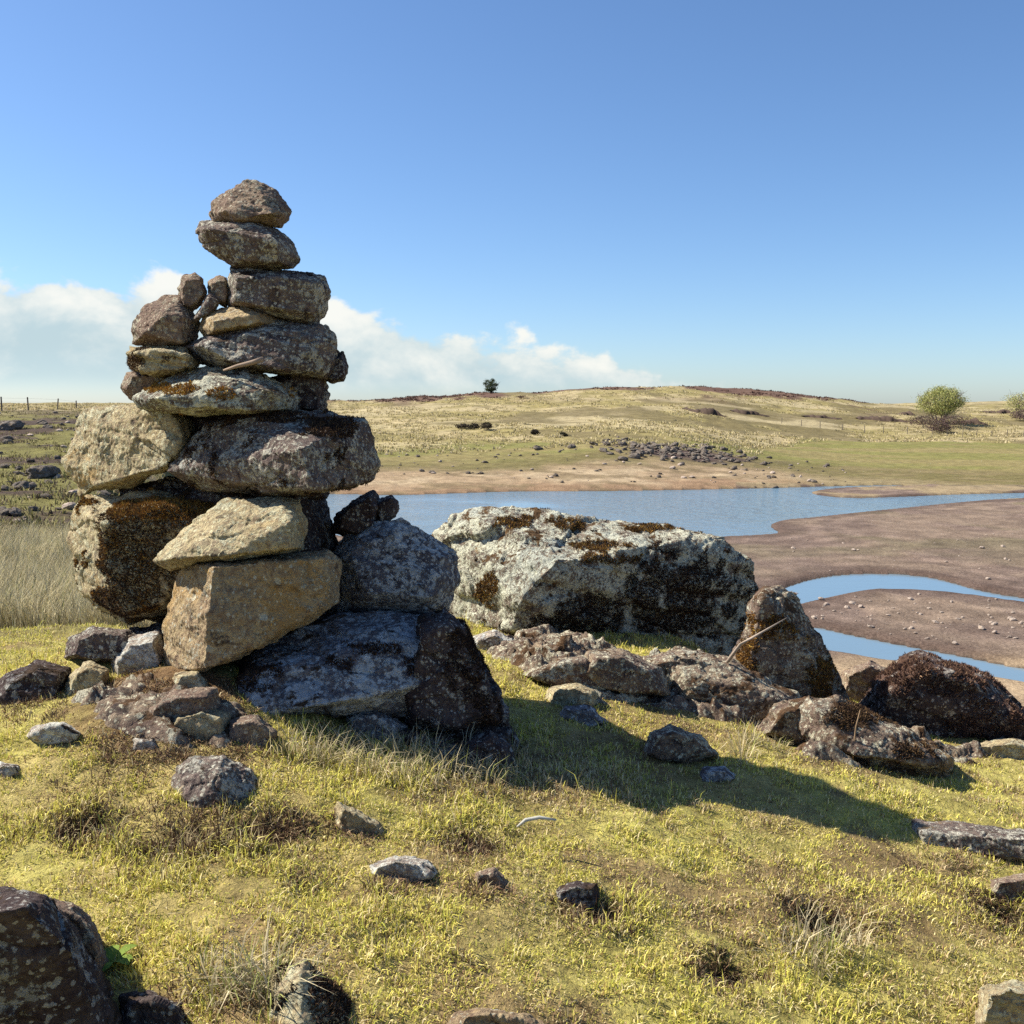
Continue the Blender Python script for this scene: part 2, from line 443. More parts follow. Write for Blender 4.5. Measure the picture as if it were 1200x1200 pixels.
def build_ground():
    dense = np.radians(np.arange(-46, 46.001, .115))
    side = np.radians(np.concatenate([np.arange(46, 180, 3.0)[1:]]))
    th = np.concatenate([-side[::-1], dense, side])
    th = np.concatenate([th, []])
    rr = np.concatenate([np.geomspace(.5, 1.6, 12)[:-1], np.geomspace(1.6, 16, 190)[:-1], np.geomspace(16, 260, 400)[:-1], np.geomspace(260, 2500, 70)])
    nt_, nr = len(th), len(rr)
    R, T = np.meshgrid(rr, th, indexing='ij')
    x = (R * np.sin(T)).ravel(); y = (R * np.cos(T)).ravel()
    z, sd, raw = ground(x, y)
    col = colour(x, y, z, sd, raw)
    V = np.stack([x, y, z], 1)
    i = np.arange(nr - 1)[:, None] * nt_
    j = np.arange(nt_)[None, :]
    jn = (j + 1) % nt_
    F = np.stack([i + j, i + nt_ + j, i + nt_ + jn, i + jn], -1).reshape(-1, 4)[:, ::-1]
    # close the middle
    V = np.vstack([V, [0, 0, 0.0]]); col = np.vstack([col, col[:1]])
    c = len(V) - 1
    tri = np.stack([np.full(nt_, c), np.arange(nt_), (np.arange(nt_) + 1) % nt_], 1)[:, ::-1]
    flat = np.concatenate([F.ravel(), tri.ravel()])
    starts = np.concatenate([np.arange(len(F)) * 4, len(F) * 4 + np.arange(len(tri)) * 3])
    me = mesh_from('ground', V, flat, col, starts=starts)
    m, nt, b = new_mat('ground_cover')
    a = N(nt, 'ShaderNodeAttribute', attribute_name='tone')
    tc = N(nt, 'ShaderNodeTexCoord')
    v = tc.outputs['Object']
    f1 = noise(nt, v, 14, 8, .7); f2 = noise(nt, v, .9, 8, .7); f3 = noise(nt, v, 90, 4, .7)
    c = mix(nt, ramp(nt, f1, .3, .7), mix(nt, 1.0, a.outputs['Color'], (.6, .57, .55), 'MULTIPLY'), mix(nt, 1.0, a.outputs['Color'], (1.3, 1.3, 1.25), 'MULTIPLY'))
    c = mix(nt, ramp(nt, f2, .3, .7), mix(nt, 1.0, c, (.72, .7, .7), 'MULTIPLY'), mix(nt, 1.0, c, (1.2, 1.2, 1.2), 'MULTIPLY'))
    nt.links.new(c, b.inputs['Base Color'])
    bp = N(nt, 'ShaderNodeBump'); bp.inputs['Strength'].default_value = .7; bp.inputs['Distance'].default_value = .05
    nt.links.new(math_(nt, 'ADD', math_(nt, 'ADD', f1, math_(nt, 'MULTIPLY', f3, .3)), math_(nt, 'MULTIPLY', f2, 3.0)), bp.inputs['Height'])
    nt.links.new(bp.outputs[0], b.inputs['Normal'])
    b.inputs['Roughness'].default_value = .95
    b.inputs['Specular IOR Level'].default_value = .1
    o = link('ground', me, m)
    tag(o, 'grassy hilltop falling to a muddy lake bed and rising moor', 'ground', kind='structure')
build_ground()

def ground_hit(x, y):
    """where the line of sight through this point of the photograph meets the ground"""
    a, b, c = ray(x, y)
    Y = np.arange(1.4, 8.2, .015)
    z = ground(a / b * Y, Y)[0]
    k = np.nonzero(z >= ZC + c / b * Y)[0]
    return float(Y[k[0]]) if len(k) else 14.0

# ------------------------------------------------------------------ rocks
def hull_bm(bm, pts):
    vs = [bm.verts.new(p) for p in pts]
    r = bmesh.ops.convex_hull(bm, input=vs)
    bad = list({e for e in r['geom_interior'] + r['geom_unused'] if isinstance(e, bmesh.types.BMVert)})
    if bad: bmesh.ops.delete(bm, geom=bad, context='VERTS')

ROCKS = []

def remesh(bm, voxel, smooth):
    me = bpy.data.meshes.new('raw')
    bm.to_mesh(me); bm.free()
    o = bpy.data.objects.new('raw', me)
    COL.objects.link(o)
    md = o.modifiers.new('r', 'REMESH'); md.mode = 'VOXEL'; md.voxel_size = voxel
    sm = o.modifiers.new('s', 'SMOOTH'); sm.factor = 0.5; sm.iterations = smooth
    dg = bpy.context.evaluated_depsgraph_get(); dg.update()
    out = bpy.data.meshes.new_from_object(o.evaluated_get(dg))
    bpy.data.objects.remove(o); bpy.data.meshes.remove(me)
    return out

def cells(q, s, freq, seed, stretch, ax):
    """broken facets: every cell of the stone is cut along its own plane"""
    rg = np.random.default_rng(int(seed * 1000) % 100000)
    lo, hi = q.min(0), q.max(0)
    L = s / freq
    n = int(np.clip(np.prod((hi - lo) / L + 1), 12, 260))
    pts = rg.uniform(lo, hi, (n, 3))
    def stretchf(v):
        h = v @ ax
        return v + np.outer(h, ax) * (stretch - 1)
    a = stretchf(q) ; b = stretchf(pts)
    best = np.full(len(q), 1e9); idx = np.zeros(len(q), int)
    for k in range(n):
        d = ((a - b[k]) ** 2).sum(1)
        m = d < best
        best[m] = d[m]; idx[m] = k
    dirs = rg.normal(size=(n, 3)); dirs /= np.linalg.norm(dirs, axis=1)[:, None]
    off = rg.normal(0, .3, n)
    return np.clip(((q - pts[idx]) * dirs[idx]).sum(1) / L, -1, 1) * .6 + off[idx]

def rough_up(me, size, seed, lump=0.02, chip=0.016, strata=0.010, fine=0.0035, crack=.018, axis=(0.25, 0.1, 1.0)):
    n = len(me.vertices)
    V = np.empty(n * 3, np.float32); me.vertices.foreach_get('co', V); V = V.reshape(-1, 3).astype(float)
    Nn = np.empty(n * 3, np.float32); me.vertex_normals.foreach_get('vector', Nn); Nn = Nn.reshape(-1, 3).astype(float)
    q = V + np.array([seed * 3.17, seed * 1.31, seed * 7.7])
    s = size
    ax = np.array(axis, float); ax /= np.linalg.norm(ax)
    d = lump * s * fbm(q / (0.5 * s), 2)
    wq = q + .035 * s * np.stack([perlin(q / (.12 * s)), perlin(q / (.12 * s) + 40), perlin(q / (.12 * s) + 80)], 1)
    d += chip * s * cells(wq, s, 2.6, seed, 1.9, ax)
    d += chip * .55 * s * cells(wq, s, 6.5, seed + 5, 2.2, ax)
    h = q @ ax + 0.04 * s * perlin(q / (0.5 * s))
    band = perlin(np.stack([h / (0.09 * s), q[:, 0] / (1.2 * s), q[:, 1] / (1.2 * s)], 1))
    d += strata * s * np.clip(band * 2.5, -1, 1)
    cr = np.abs(perlin(np.stack([h / (0.3 * s) + 3, q[:, 0] / (0.9 * s), q[:, 1] / (0.9 * s)], 1)))
    d -= crack * s * sstep(0.035, 0.0, cr) * sstep(-.1, .25, perlin(q / (.35 * s) + 61))
    d += fine * fbm(q / 0.03, 3, 0.7)
    d += fine * 1.6 * perlin(q / .09)
    V += Nn * d[:, None]
    me.vertices.foreach_set('co', V.astype(np.float32).ravel())
    me.polygons.foreach_set('use_smooth', np.ones(len(me.polygons), bool))
    me.update()
    return V

def rock(name, label, cat, mat, Y, T, sil, front=None, back=0.75, more=None, smooth=None, group=None, fs=0.7, detail=1.0, contact=None, **kw):
    """sil: outline in the photograph's pixels at depth Y (+ own offset); front: nearer ridge points; T: thickness"""
    if contact:
        ys = [p[1] for p in sil]
        cxy = contact if contact is not True else (sum(p[0] for p in sil) / len(sil), max(ys) - .46 * (max(ys) - min(ys)))
        hit = ground_hit(*cxy)
        if hit < 7.5: Y = hit + .30 * T
    def hullpts(sil, front, Y, T):
        P = []
        cx = sum(p[0] for p in sil) / len(sil); cy = sum(p[1] for p in sil) / len(sil)
        for p in sil:
            P.append(at(p[0], p[1], Y + (p[2] if len(p) > 2 else 0)))
        if front is None:
            for p in sil:
                P.append(at(cx + (p[0] - cx) * fs - 0.0, cy + (p[1] - cy) * fs, Y - T * 0.5 + (p[2] if len(p) > 2 else 0)))
        else:
            for p in front: P.append(at(p[0], p[1], Y + p[2]))
        for p in sil:
            P.append(at(cx + (p[0] - cx) * back, cy + (p[1] - cy) * back, Y + T * 0.5 + (p[2] * 0.5 if len(p) > 2 else 0)))
        return P
    bm = bmesh.new()
    sets = [(sil, front, Y, T)] + (more or [])
    allp = []
    for s in sets:
        pts = hullpts(*s)
        allp += pts
        hull_bm(bm, pts)
    A = np.array([tuple(p) for p in allp])
    ext = A.max(0) - A.min(0)
    size = float(np.cbrt(ext[0] * ext[1] * ext[2]))
    base = Vector(((A[:, 0].max() + A[:, 0].min()) / 2, (A[:, 1].max() + A[:, 1].min()) / 2, A[:, 2].min()))
    for v in bm.verts: v.co -= base
    vox = max(Y * 0.0011 / detail, size / 125)
    me = remesh(bm, vox, smooth if smooth is not None else 1)
    me.name = name
    rough_up(me, size, seed=len(ROCKS) * 1.37 + 2.1, **kw)
    o = link(name, me, mat, loc=base)
    tag(o, label, cat, group)
    ROCKS.append(o)
    return o

G1 = 'stones stacked in the cairn'
def cairn(label, mat, Y, T, sil, **kw):
    return rock('cairn_stone', label, 'stone', mat, Y, T, sil, group=G1, **kw)

c_cap = cairn('topmost stone of the cairn, brown and peaked', BROWN, 4.12, 0.26,
      [(244, 250), (250, 236), (270, 223), (284, 212), (300, 211), (320, 221), (337, 237), (342, 248), (337, 260), (329, 267), (310, 262), (285, 260), (250, 262)],
      front=[(262, 246, -.12), (300, 232, -.05), (318, 250, -.14), (285, 257, -.13)], lump=.03)
c_2 = cairn('grey wedge shaped stone second from the top of the cairn', GREY, 4.12, 0.32,
      [(229, 270), (235, 260), (262, 256), (292, 255), (310, 259), (330, 270), (346, 286), (352, 300), (345, 316), (300, 315), (272, 313), (256, 300), (236, 288)],
      front=[(245, 268, -.14), (290, 262, -.12), (322, 280, -.18), (328, 306, -.14), (280, 305, -.14)])
c_3 = cairn('blocky lichen speckled stone third from the top of the cairn', GREY, 4.14, 0.36,
      [(267, 335), (271, 314), (290, 312), (330, 317), (365, 319), (381, 323), (388, 342), (384, 362), (374, 384), (350, 382), (320, 370), (268, 360)],
      front=[(276, 325, -.18), (275, 352, -.18), (325, 325, -.2), (372, 332, -.12), (366, 366, -.12), (330, 362, -.2)])
c_4 = cairn('smooth tan stone squeezed under the third block of the cairn', WARM, 4.10, 0.28,
      [(233, 385), (238, 370), (258, 361), (290, 357), (322, 366), (332, 378), (310, 388), (240, 396)], front=[(250, 376, -.16), (300, 368, -.16), (305, 378, -.16), (250, 388, -.16)],
      lump=.02, chip=.008, strata=.004)
c_5 = cairn('wide dark grey slab with a pointed left end in upper cairn', GREY, 4.10, 0.42,
      [(214, 407), (238, 394), (285, 380), (325, 371), (352, 379), (382, 384), (396, 396), (399, 412), (394, 432), (384, 446), (340, 442), (300, 434), (255, 432), (228, 420)],
      front=[(235, 404, -.2), (290, 390, -.17), (345, 388, -.15), (380, 400, -.1), (372, 436, -.12), (330, 432, -.22), (270, 424, -.23)])
c_6 = cairn('triangular brown stone leaning at the left of upper cairn', BROWN, 4.14, 0.30,
      [(153, 404), (155, 378), (172, 357), (195, 346), (211, 347), (224, 366), (236, 378), (232, 398), (214, 408), (180, 408)],
      front=[(168, 392, -.12), (192, 368, -.15), (215, 372, -.12), (212, 400, -.12)])
c_7 = cairn('small upright rounded stone perched on the triangular stone', BROWN, 4.15, 0.14,
      [(208, 338), (214, 324), (228, 319), (238, 324), (243, 343), (236, 356), (223, 367), (211, 362)], lump=.03)
c_8 = cairn('small brown stone standing against the third block', BROWN, 4.16, 0.13,
      [(242, 330), (254, 323), (266, 325), (270, 345), (266, 362), (252, 355), (245, 345)], lump=.03)
c_9 = cairn('thin grey flake leaning between two small upright stones', GREY, 4.08, 0.08,
      [(226, 374), (238, 355), (246, 343), (258, 352), (254, 364), (240, 372), (230, 378)], lump=.03)
c_10 = cairn('flat tan slab with layered edge below the triangular stone', PALE, 4.14, 0.42,
      [(147, 412), (152, 404), (180, 404), (218, 406), (240, 424), (225, 436), (200, 442), (165, 444), (152, 430)],
      front=[(160, 412, -.2), (215, 414, -.22), (222, 432, -.22), (165, 436, -.2)], strata=.03)
c_11 = cairn('dark brown lump sticking out left under the flat slab', BROWN, 4.22, 0.3,
      [(140, 456), (147, 436), (165, 436), (205, 438), (215, 460), (180, 472), (153, 470)])
c_5b = cairn('small dark stone jutting right under the wide slab', DARK, 4.22, 0.28,
      [(372, 440), (388, 418), (402, 411), (408, 430), (404, 447), (388, 450)])
c_12 = cairn('flattish stone crusted with white lichen and orange moss', LICH, 4.02, 0.46,
      [(156, 467), (178, 452), (212, 437), (242, 430), (290, 431), (312, 438), (340, 455), (354, 467), (350, 481), (310, 486), (230, 487), (188, 482), (163, 476)],
      front=[(185, 466, -.22), (240, 444, -.16), (290, 446, -.2), (310, 456, -.24), (295, 480, -.24), (210, 478, -.22)])
c_12b = cairn('dark stone end showing right of the orange mossed stone', DARK, 4.25, 0.3,
      [(300, 446), (345, 434), (384, 438), (385, 465), (378, 486), (320, 488)])
c_13 = cairn('large pale sunlit block at the left shoulder of cairn', PALE, 4.25, 0.5,
      [(77, 540, .1), (84, 515, .1), (92, 488, .1), (106, 478, .08), (160, 472), (200, 474), (224, 484), (240, 505), (230, 530), (205, 548), (150, 572), (94, 582, .06), (87, 562, .1)],
      front=[(196, 478, -.25), (214, 512, -.27), (196, 545, -.27), (120, 500, -.06), (110, 570, -.06)], lump=.025)
c_14 = cairn('broad stone spanning the right middle of cairn, half dark', GREY, 4.02, 0.55,
      [(193, 552, -.04), (214, 525), (240, 500), (275, 486), (320, 481), (390, 481), (430, 489), (441, 510), (447, 546), (440, 562), (400, 573), (360, 579), (300, 577), (245, 579), (222, 567)],
      front=[(265, 502, -.1), (270, 564, -.22), (330, 496, -.2), (352, 525, -.42), (366, 572, -.40), (420, 520, -.08), (425, 555, -.08)])
c_15 = cairn('large rounded stone at left covered by dark moss', PALE, 4.22, 0.6,
      [(77, 632, .08), (84, 592, .08), (100, 579, .06), (160, 576), (240, 580), (285, 590), (270, 640), (230, 690), (200, 722), (150, 732), (112, 716), (94, 700, .06), (87, 662, .08)],
      front=[(118, 612, -.2), (128, 690, -.2), (200, 596, -.22), (235, 625, -.26), (190, 705, -.22), (150, 715, -.2)])
c_16 = cairn('pale slanting stone resting on top of the front block', PALE, 3.84, 0.44,
      [(181, 657), (194, 641), (228, 611), (264, 587), (330, 580), (353, 585), (359, 612), (357, 644), (330, 650), (270, 660), (200, 668)],
      front=[(200, 655, -.22), (245, 625, -.2), (330, 596, -.18), (340, 612, -.26), (335, 640, -.26), (270, 650, -.28)])
c_17 = cairn('squared ochre block at the front bottom of cairn', WARM, 3.80, 0.55,
      [(189, 735, .05), (204, 692, .05), (207, 672, .04), (222, 660), (290, 655), (330, 650), (386, 645, .04), (400, 657, .06), (398, 706, .04), (370, 725), (290, 767, -.1), (240, 788, -.16), (206, 788, 0), (192, 784, .05)],
      front=[(250, 664, -.24), (240, 784, -.26), (244, 720, -.27), (378, 655, -.1), (376, 712, -.1), (300, 757, -.2)], lump=.012, chip=0, strata=.006, fine=.005, crack=0)
c_18 = cairn('upright dark stone silhouetted at the right of cairn', DARK, 4.3, 0.28,
      [(388, 625), (395, 602), (412, 587), (438, 574), (447, 590), (442, 616), (420, 634)])
c_18b = cairn('small dark stone nearest the water right of cairn', DARK, 4.34, 0.2,
      [(438, 592), (446, 584), (460, 580), (467, 588), (464, 607), (444, 618)])
c_19 = cairn('blue grey lichen dotted stone right of the ochre block', BLUE, 4.22, 0.5,
      [(384, 665), (395, 632), (430, 611), (470, 604), (502, 626), (536, 646), (540, 680), (527, 716), (490, 738), (430, 742), (385, 725)],
      front=[(410, 645, -.15), (460, 625, -.12), (515, 655, -.12), (505, 700, -.24), (430, 695, -.26)])
c_20 = cairn('long blue grey base slab splotched with black moss', BLUE, 3.84, 0.75,
      [(244, 815), (258, 786), (300, 762), (400, 724, .15), (470, 716, .2), (515, 722, .15), (540, 770, .1), (535, 815), (500, 835), (420, 848), (360, 856), (290, 860), (258, 845)],
      front=[(290, 800, -.25), (400, 765, -.2), (500, 758, -.08), (500, 800, -.2), (415, 820, -.32), (300, 838, -.34)], lump=.05)
c_20b = cairn('dark mossy wedge at the right end of base slab', DARK, 3.98, 0.7,
      [(470, 770), (490, 722), (522, 710), (548, 735), (575, 788), (597, 828), (600, 856), (540, 872), (470, 862), (450, 820)], chip=.03)
core1 = cairn('dark filler stone added as shade in the gap under mossed slab', DARK, 4.3, 0.36,  # dark core stones, added so the gaps in the cairn look shaded
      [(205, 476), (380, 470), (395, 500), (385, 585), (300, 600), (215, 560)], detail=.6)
core2 = cairn('dark filler stone added as shade in the heart of cairn', DARK, 4.34, 0.4,
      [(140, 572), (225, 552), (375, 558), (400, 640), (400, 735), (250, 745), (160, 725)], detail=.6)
core3 = cairn('dark filler stone added as shade under the ochre block and mossy stone', DARK, 4.25, 0.5,
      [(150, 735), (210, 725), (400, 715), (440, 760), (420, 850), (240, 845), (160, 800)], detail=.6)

S = lambda nm, lb, mt, Y, T, sil, **k: rock(nm, lb, 'rock' if 'outcrop' in nm or 'boulder' in nm else 'stone', mt, Y, T, sil, contact=k.pop('contact', max(p[1] for p in sil) < 1120), **k)
# around the foot of the cairn
S('stone', 'grey granite stone lying flat left of the cairn foot', GREY, 4.1, 0.34, [(73, 772), (80, 747), (108, 736), (150, 738), (166, 752), (145, 778), (100, 780)], contact=(115, 779), lump=.03)
S('stone', 'white patched stone propped below the dark mossy stone', WHITE, 3.95, 0.3, [(126, 812), (130, 772), (150, 746), (186, 740), (198, 775), (190, 812), (150, 822)])
S('stone', 'small cream stone tucked below the flat granite stone', PALE, 3.92, 0.24, [(68, 822), (82, 790), (105, 775), (128, 785), (124, 812), (95, 830)])
S('rock_outcrop', 'dark mossy rock at left edge beside the cairn', DARK, 3.95, 0.4, [(-30, 850), (0, 795), (45, 774), (82, 782), (78, 815), (40, 845)])
S('stone', 'brown rubble stone under left corner of the ochre block', BROWN, 3.75, 0.3, [(158, 858), (168, 828), (205, 808), (255, 806), (266, 845), (220, 872), (175, 874)], lump=.06)
S('stone', 'cream topped stone half buried below the ochre block', PALE, 3.68, 0.22, [(188, 862), (200, 838), (240, 826), (268, 838), (270, 868), (215, 882)])
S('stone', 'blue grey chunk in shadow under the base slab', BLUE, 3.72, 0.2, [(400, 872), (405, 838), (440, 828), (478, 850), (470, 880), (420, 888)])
S('stone', 'dark stone standing in for shade right of the base slab', DARK, 3.95, 0.3, [(530, 915), (548, 868), (575, 855), (600, 872), (610, 912), (570, 930)])  # dark block in place of a shaded patch of heather and rocks
S('stone', 'flat white lichen stone left of the orange moss mound', WHITE, 3.45, 0.3, [(24, 864), (40, 849), (75, 846), (103, 858), (98, 872), (55, 878)])
S('stone', 'small white stone in grass at the left edge', WHITE, 3.25, 0.2, [(-20, 905), (0, 893), (22, 896), (28, 908), (0, 918)])
S('rock_outcrop', 'grey rock with pale face poking from turf before the cairn', GREY, 3.15, 0.36,
  [(196, 930), (206, 900), (222, 888), (262, 884), (295, 900), (316, 935), (312, 962), (270, 985), (210, 975)],
  front=[(215, 915, -.1), (255, 905, -.14), (296, 925, -.08), (280, 960, -.16), (225, 955, -.16)])
S('stone', 'long pale stone in grass right of the grey pale faced rock', PALE, 2.95, 0.16, [(388, 965), (395, 940), (415, 948), (448, 965), (462, 985), (430, 992), (400, 985)])
S('stone', 'white mottled stone in the middle of foreground turf', WHITE, 2.72, 0.2, [(422, 1034), (430, 1014), (462, 1003), (498, 1008), (516, 1024), (500, 1044), (450, 1048)])
S('stone', 'small buried brown stone between white and black stones', BROWN, 2.66, 0.14, [(550, 1045), (556, 1020), (580, 1016), (600, 1038), (590, 1056), (562, 1058)])
S('stone', 'black stone with pale top standing in turf', DARK, 2.62, 0.14, [(644, 1060), (650, 1042), (675, 1032), (700, 1036), (704, 1062), (690, 1078), (655, 1075)])
b_l = S('boulder', 'dark purple brown boulder filling the bottom left corner', DARK, 1.80, 0.6,
  [(-130, 1120), (-60, 1050), (10, 1042), (60, 1048), (92, 1085), (122, 1140), (146, 1195), (150, 1300), (60, 1360), (-100, 1340)],
  front=[(-70, 1085, -.28), (30, 1062, -.26), (88, 1115, -.18), (112, 1290, -.02), (-40, 1300, -.06)], lump=.03)
S('stone', 'brown rim stone directly behind the bottom left boulder', BROWN, 2.05, 0.24, [(30, 1080), (55, 1050), (85, 1058), (112, 1088), (128, 1125), (118, 1150), (60, 1150)])
S('stone', 'dark low stone right of the bottom left boulder', DARK, 1.91, 0.2, [(135, 1225), (142, 1168), (175, 1160), (215, 1175), (232, 1210), (200, 1240)])
b_m = S('stone', 'cream stone with black moss at the bottom edge', PALE, 1.95, 0.26, [(292, 1215), (308, 1165), (330, 1135), (356, 1126), (380, 1145), (412, 1180), (425, 1225), (350, 1260)],
  front=[(325, 1165, -.08), (352, 1140, -.06), (352, 1200, -.14), (395, 1195, -.1), (315, 1215, -.12)])
S('stone', 'flat tan stone cut by the bottom edge', WARM, 1.93, 0.2, [(515, 1215), (530, 1186), (570, 1182), (620, 1190), (650, 1212), (600, 1240)])
S('stone', 'tan stone in the bottom right corner', PALE, 2.36, 0.26, [(1140, 1200), (1148, 1158), (1180, 1150), (1230, 1160), (1250, 1215), (1180, 1240)])
S('stone', 'long flat grey stone at the right edge', GREY, 2.95, 0.4, [(1062, 985), (1070, 963), (1130, 962), (1200, 972), (1260, 985), (1262, 1020), (1190, 1024), (1100, 1010)],
  front=[(1080, 975, -.16), (1200, 984, -.2), (1205, 1008, -.22), (1085, 994, -.18)])
S('stone', 'brown buried stone below the long flat grey stone', BROWN, 2.72, 0.24, [(1150, 1050), (1160, 1030), (1205, 1024), (1250, 1040), (1240, 1068), (1180, 1066)])
# the big boulder and its outcrops
b_big = rock('boulder', 'huge lichen crusted boulder right of the cairn', 'boulder', LICH, 5.55, 1.1,
  [(510, 625, .1), (540, 602, .1), (600, 597, .1), (640, 601, .1), (700, 604, .1), (760, 611, .1), (822, 618, .1), (852, 626), (872, 645), (889, 676), (892, 705), (880, 745), (850, 778), (800, 775), (700, 765), (640, 755), (560, 742), (530, 725), (522, 690, .05), (530, 650, .1)],
  front=[(560, 640, -.10), (655, 655, -.55), (612, 700, -.55), (600, 738, -.46), (740, 642, -.34), (825, 652, 0), (874, 690, .12), (650, 755, -.36), (740, 765, -.1), (830, 770, .1)], contact=(690, 742), lump=.03, chip=.026, fine=.006)
b_big2 = rock('boulder', 'sloping boulder with orange moss leaning right of huge boulder', 'boulder', OUTC, 5.1, 0.9,
  [(862, 800), (868, 742), (882, 702), (896, 686), (914, 685), (931, 701), (941, 728), (965, 751), (985, 796), (993, 834), (940, 856), (876, 846)], contact=(930, 842),
  front=[(893, 700, -.2), (925, 730, -.2), (952, 768, -.25), (880, 765, -.2), (885, 815, -.15), (960, 838, -.12)], chip=.03)
S('rock_outcrop', 'long cracked outcrop in front of the huge boulder', OUTC, 4.35, 0.5,
  [(770, 800), (785, 768), (830, 770), (890, 790), (936, 812), (940, 840), (915, 862), (870, 852), (780, 835)], contact=(860, 842), front=[(800, 785, -.1), (870, 800, -.14), (915, 825, -.18), (890, 845, -.2), (810, 812, -.18)])
S('rock_outcrop', 'pale slab emerging from turf left of the long outcrop', OUTC, 4.5, 0.4, [(668, 790), (690, 764), (730, 762), (775, 782), (790, 815), (740, 822), (690, 808)], contact=(735, 816))
b_out = S('rock_outcrop', 'low ridge of dark rock running to the right', OUTC, 3.95, 0.6,
  [(930, 850), (945, 812), (980, 815), (1030, 850), (1080, 872), (1118, 888), (1112, 912), (1060, 915), (1000, 895), (950, 880)], contact=(1045, 905), front=[(960, 835, -.1), (1020, 862, -.16), (1090, 895, -.2), (1000, 885, -.25)], lump=.06)
S('stone', 'dark topped stone near front of the huge boulder', BROWN, 4.72, 0.25, [(602, 785), (612, 762), (640, 750), (670, 762), (688, 785), (660, 798), (620, 798)])
S('stone', 'cream stone at the lower left foot of huge boulder', WHITE, 4.85, 0.25, [(545, 768), (555, 746), (580, 738), (608, 752), (606, 770), (570, 778)])
S('stone', 'pale cube stone at the sunlit edge of shadow', PALE, 4.15, 0.24, [(634, 828), (642, 806), (675, 800), (702, 812), (704, 838), (668, 846)])
S('stone', 'grey stone at the shadow border below pale cube', BLUE, 4.0, 0.2, [(648, 850), (660, 828), (690, 826), (712, 846), (690, 862)])
S('rock_outcrop', 'dark crusted outcrop inside the cairn shadow', OUTC, 3.7, 0.24, [(752, 885), (760, 858), (785, 850), (822, 862), (842, 884), (810, 898), (770, 896)], contact=(798, 893))
S('stone', 'flat grey stone lying in the cairn shadow', BLUE, 3.45, 0.16, [(815, 918), (825, 900), (850, 898), (868, 912), (858, 926), (830, 928)])
# right: peaty mound and stones
b_peat = rock('boulder', 'dark peat covered mound at the right edge', 'boulder', PEAT, 6.2, 1.3,
  [(985, 850), (1010, 810), (1040, 782), (1075, 768), (1120, 772), (1160, 790), (1200, 830), (1250, 880), (1230, 910), (1100, 890), (1010, 870)], contact=(1100, 850), lump=.05, chip=.035)
S('stone', 'brown rock left of the dark peat mound', BROWN, 6.0, 0.4, [(975, 830), (985, 785), (1020, 772), (1052, 785), (1050, 815), (1010, 835)], lump=.06)
S('rock_outcrop', 'pale ledge of rock at the peat mound foot', BROWN, 5.2, 0.4, [(1060, 852), (1080, 832), (1130, 830), (1170, 850), (1150, 868), (1090, 866)])
S('rock_outcrop', 'long flush slab joining huge boulder to the long outcrop', OUTC, 4.9, 0.7, [(700, 800), (740, 772), (800, 760), (860, 775), (900, 800), (880, 830), (790, 822)], contact=(800, 812), chip=.03)
S('rock_outcrop', 'mossy slab between dark topped stone and the pale slab', OUTC, 4.7, 0.5, [(600, 792), (650, 772), (710, 768), (750, 790), (720, 812), (640, 808)], contact=(680, 800), chip=.03)
S('rock_outcrop', 'rock step linking the long outcrop with the dark ridge', OUTC, 4.4, 0.5, [(880, 862), (905, 828), (950, 815), (990, 838), (1010, 880), (950, 888)], contact=(950, 872), chip=.03)
S('stone', 'small stone wedged beneath left end of the base slab', BROWN, 3.7, 0.2, [(258, 872), (266, 842), (300, 838), (326, 858), (320, 882), (280, 890)])
S('stone', 'little pale stone touching the front block bottom corner', PALE, 3.75, 0.16, [(196, 812), (206, 788), (232, 786), (246, 804), (236, 822)])
S('stone', 'tiny white flecked stone below the brown rubble', WHITE, 3.4, 0.12, [(150, 880), (158, 866), (180, 864), (190, 876), (176, 888)])
S('rock_outcrop', 'low pale rock shelf in grass at right edge', PALE, 4.45, 0.4, [(1105, 884), (1130, 872), (1190, 866), (1250, 880), (1240, 905), (1160, 900)])
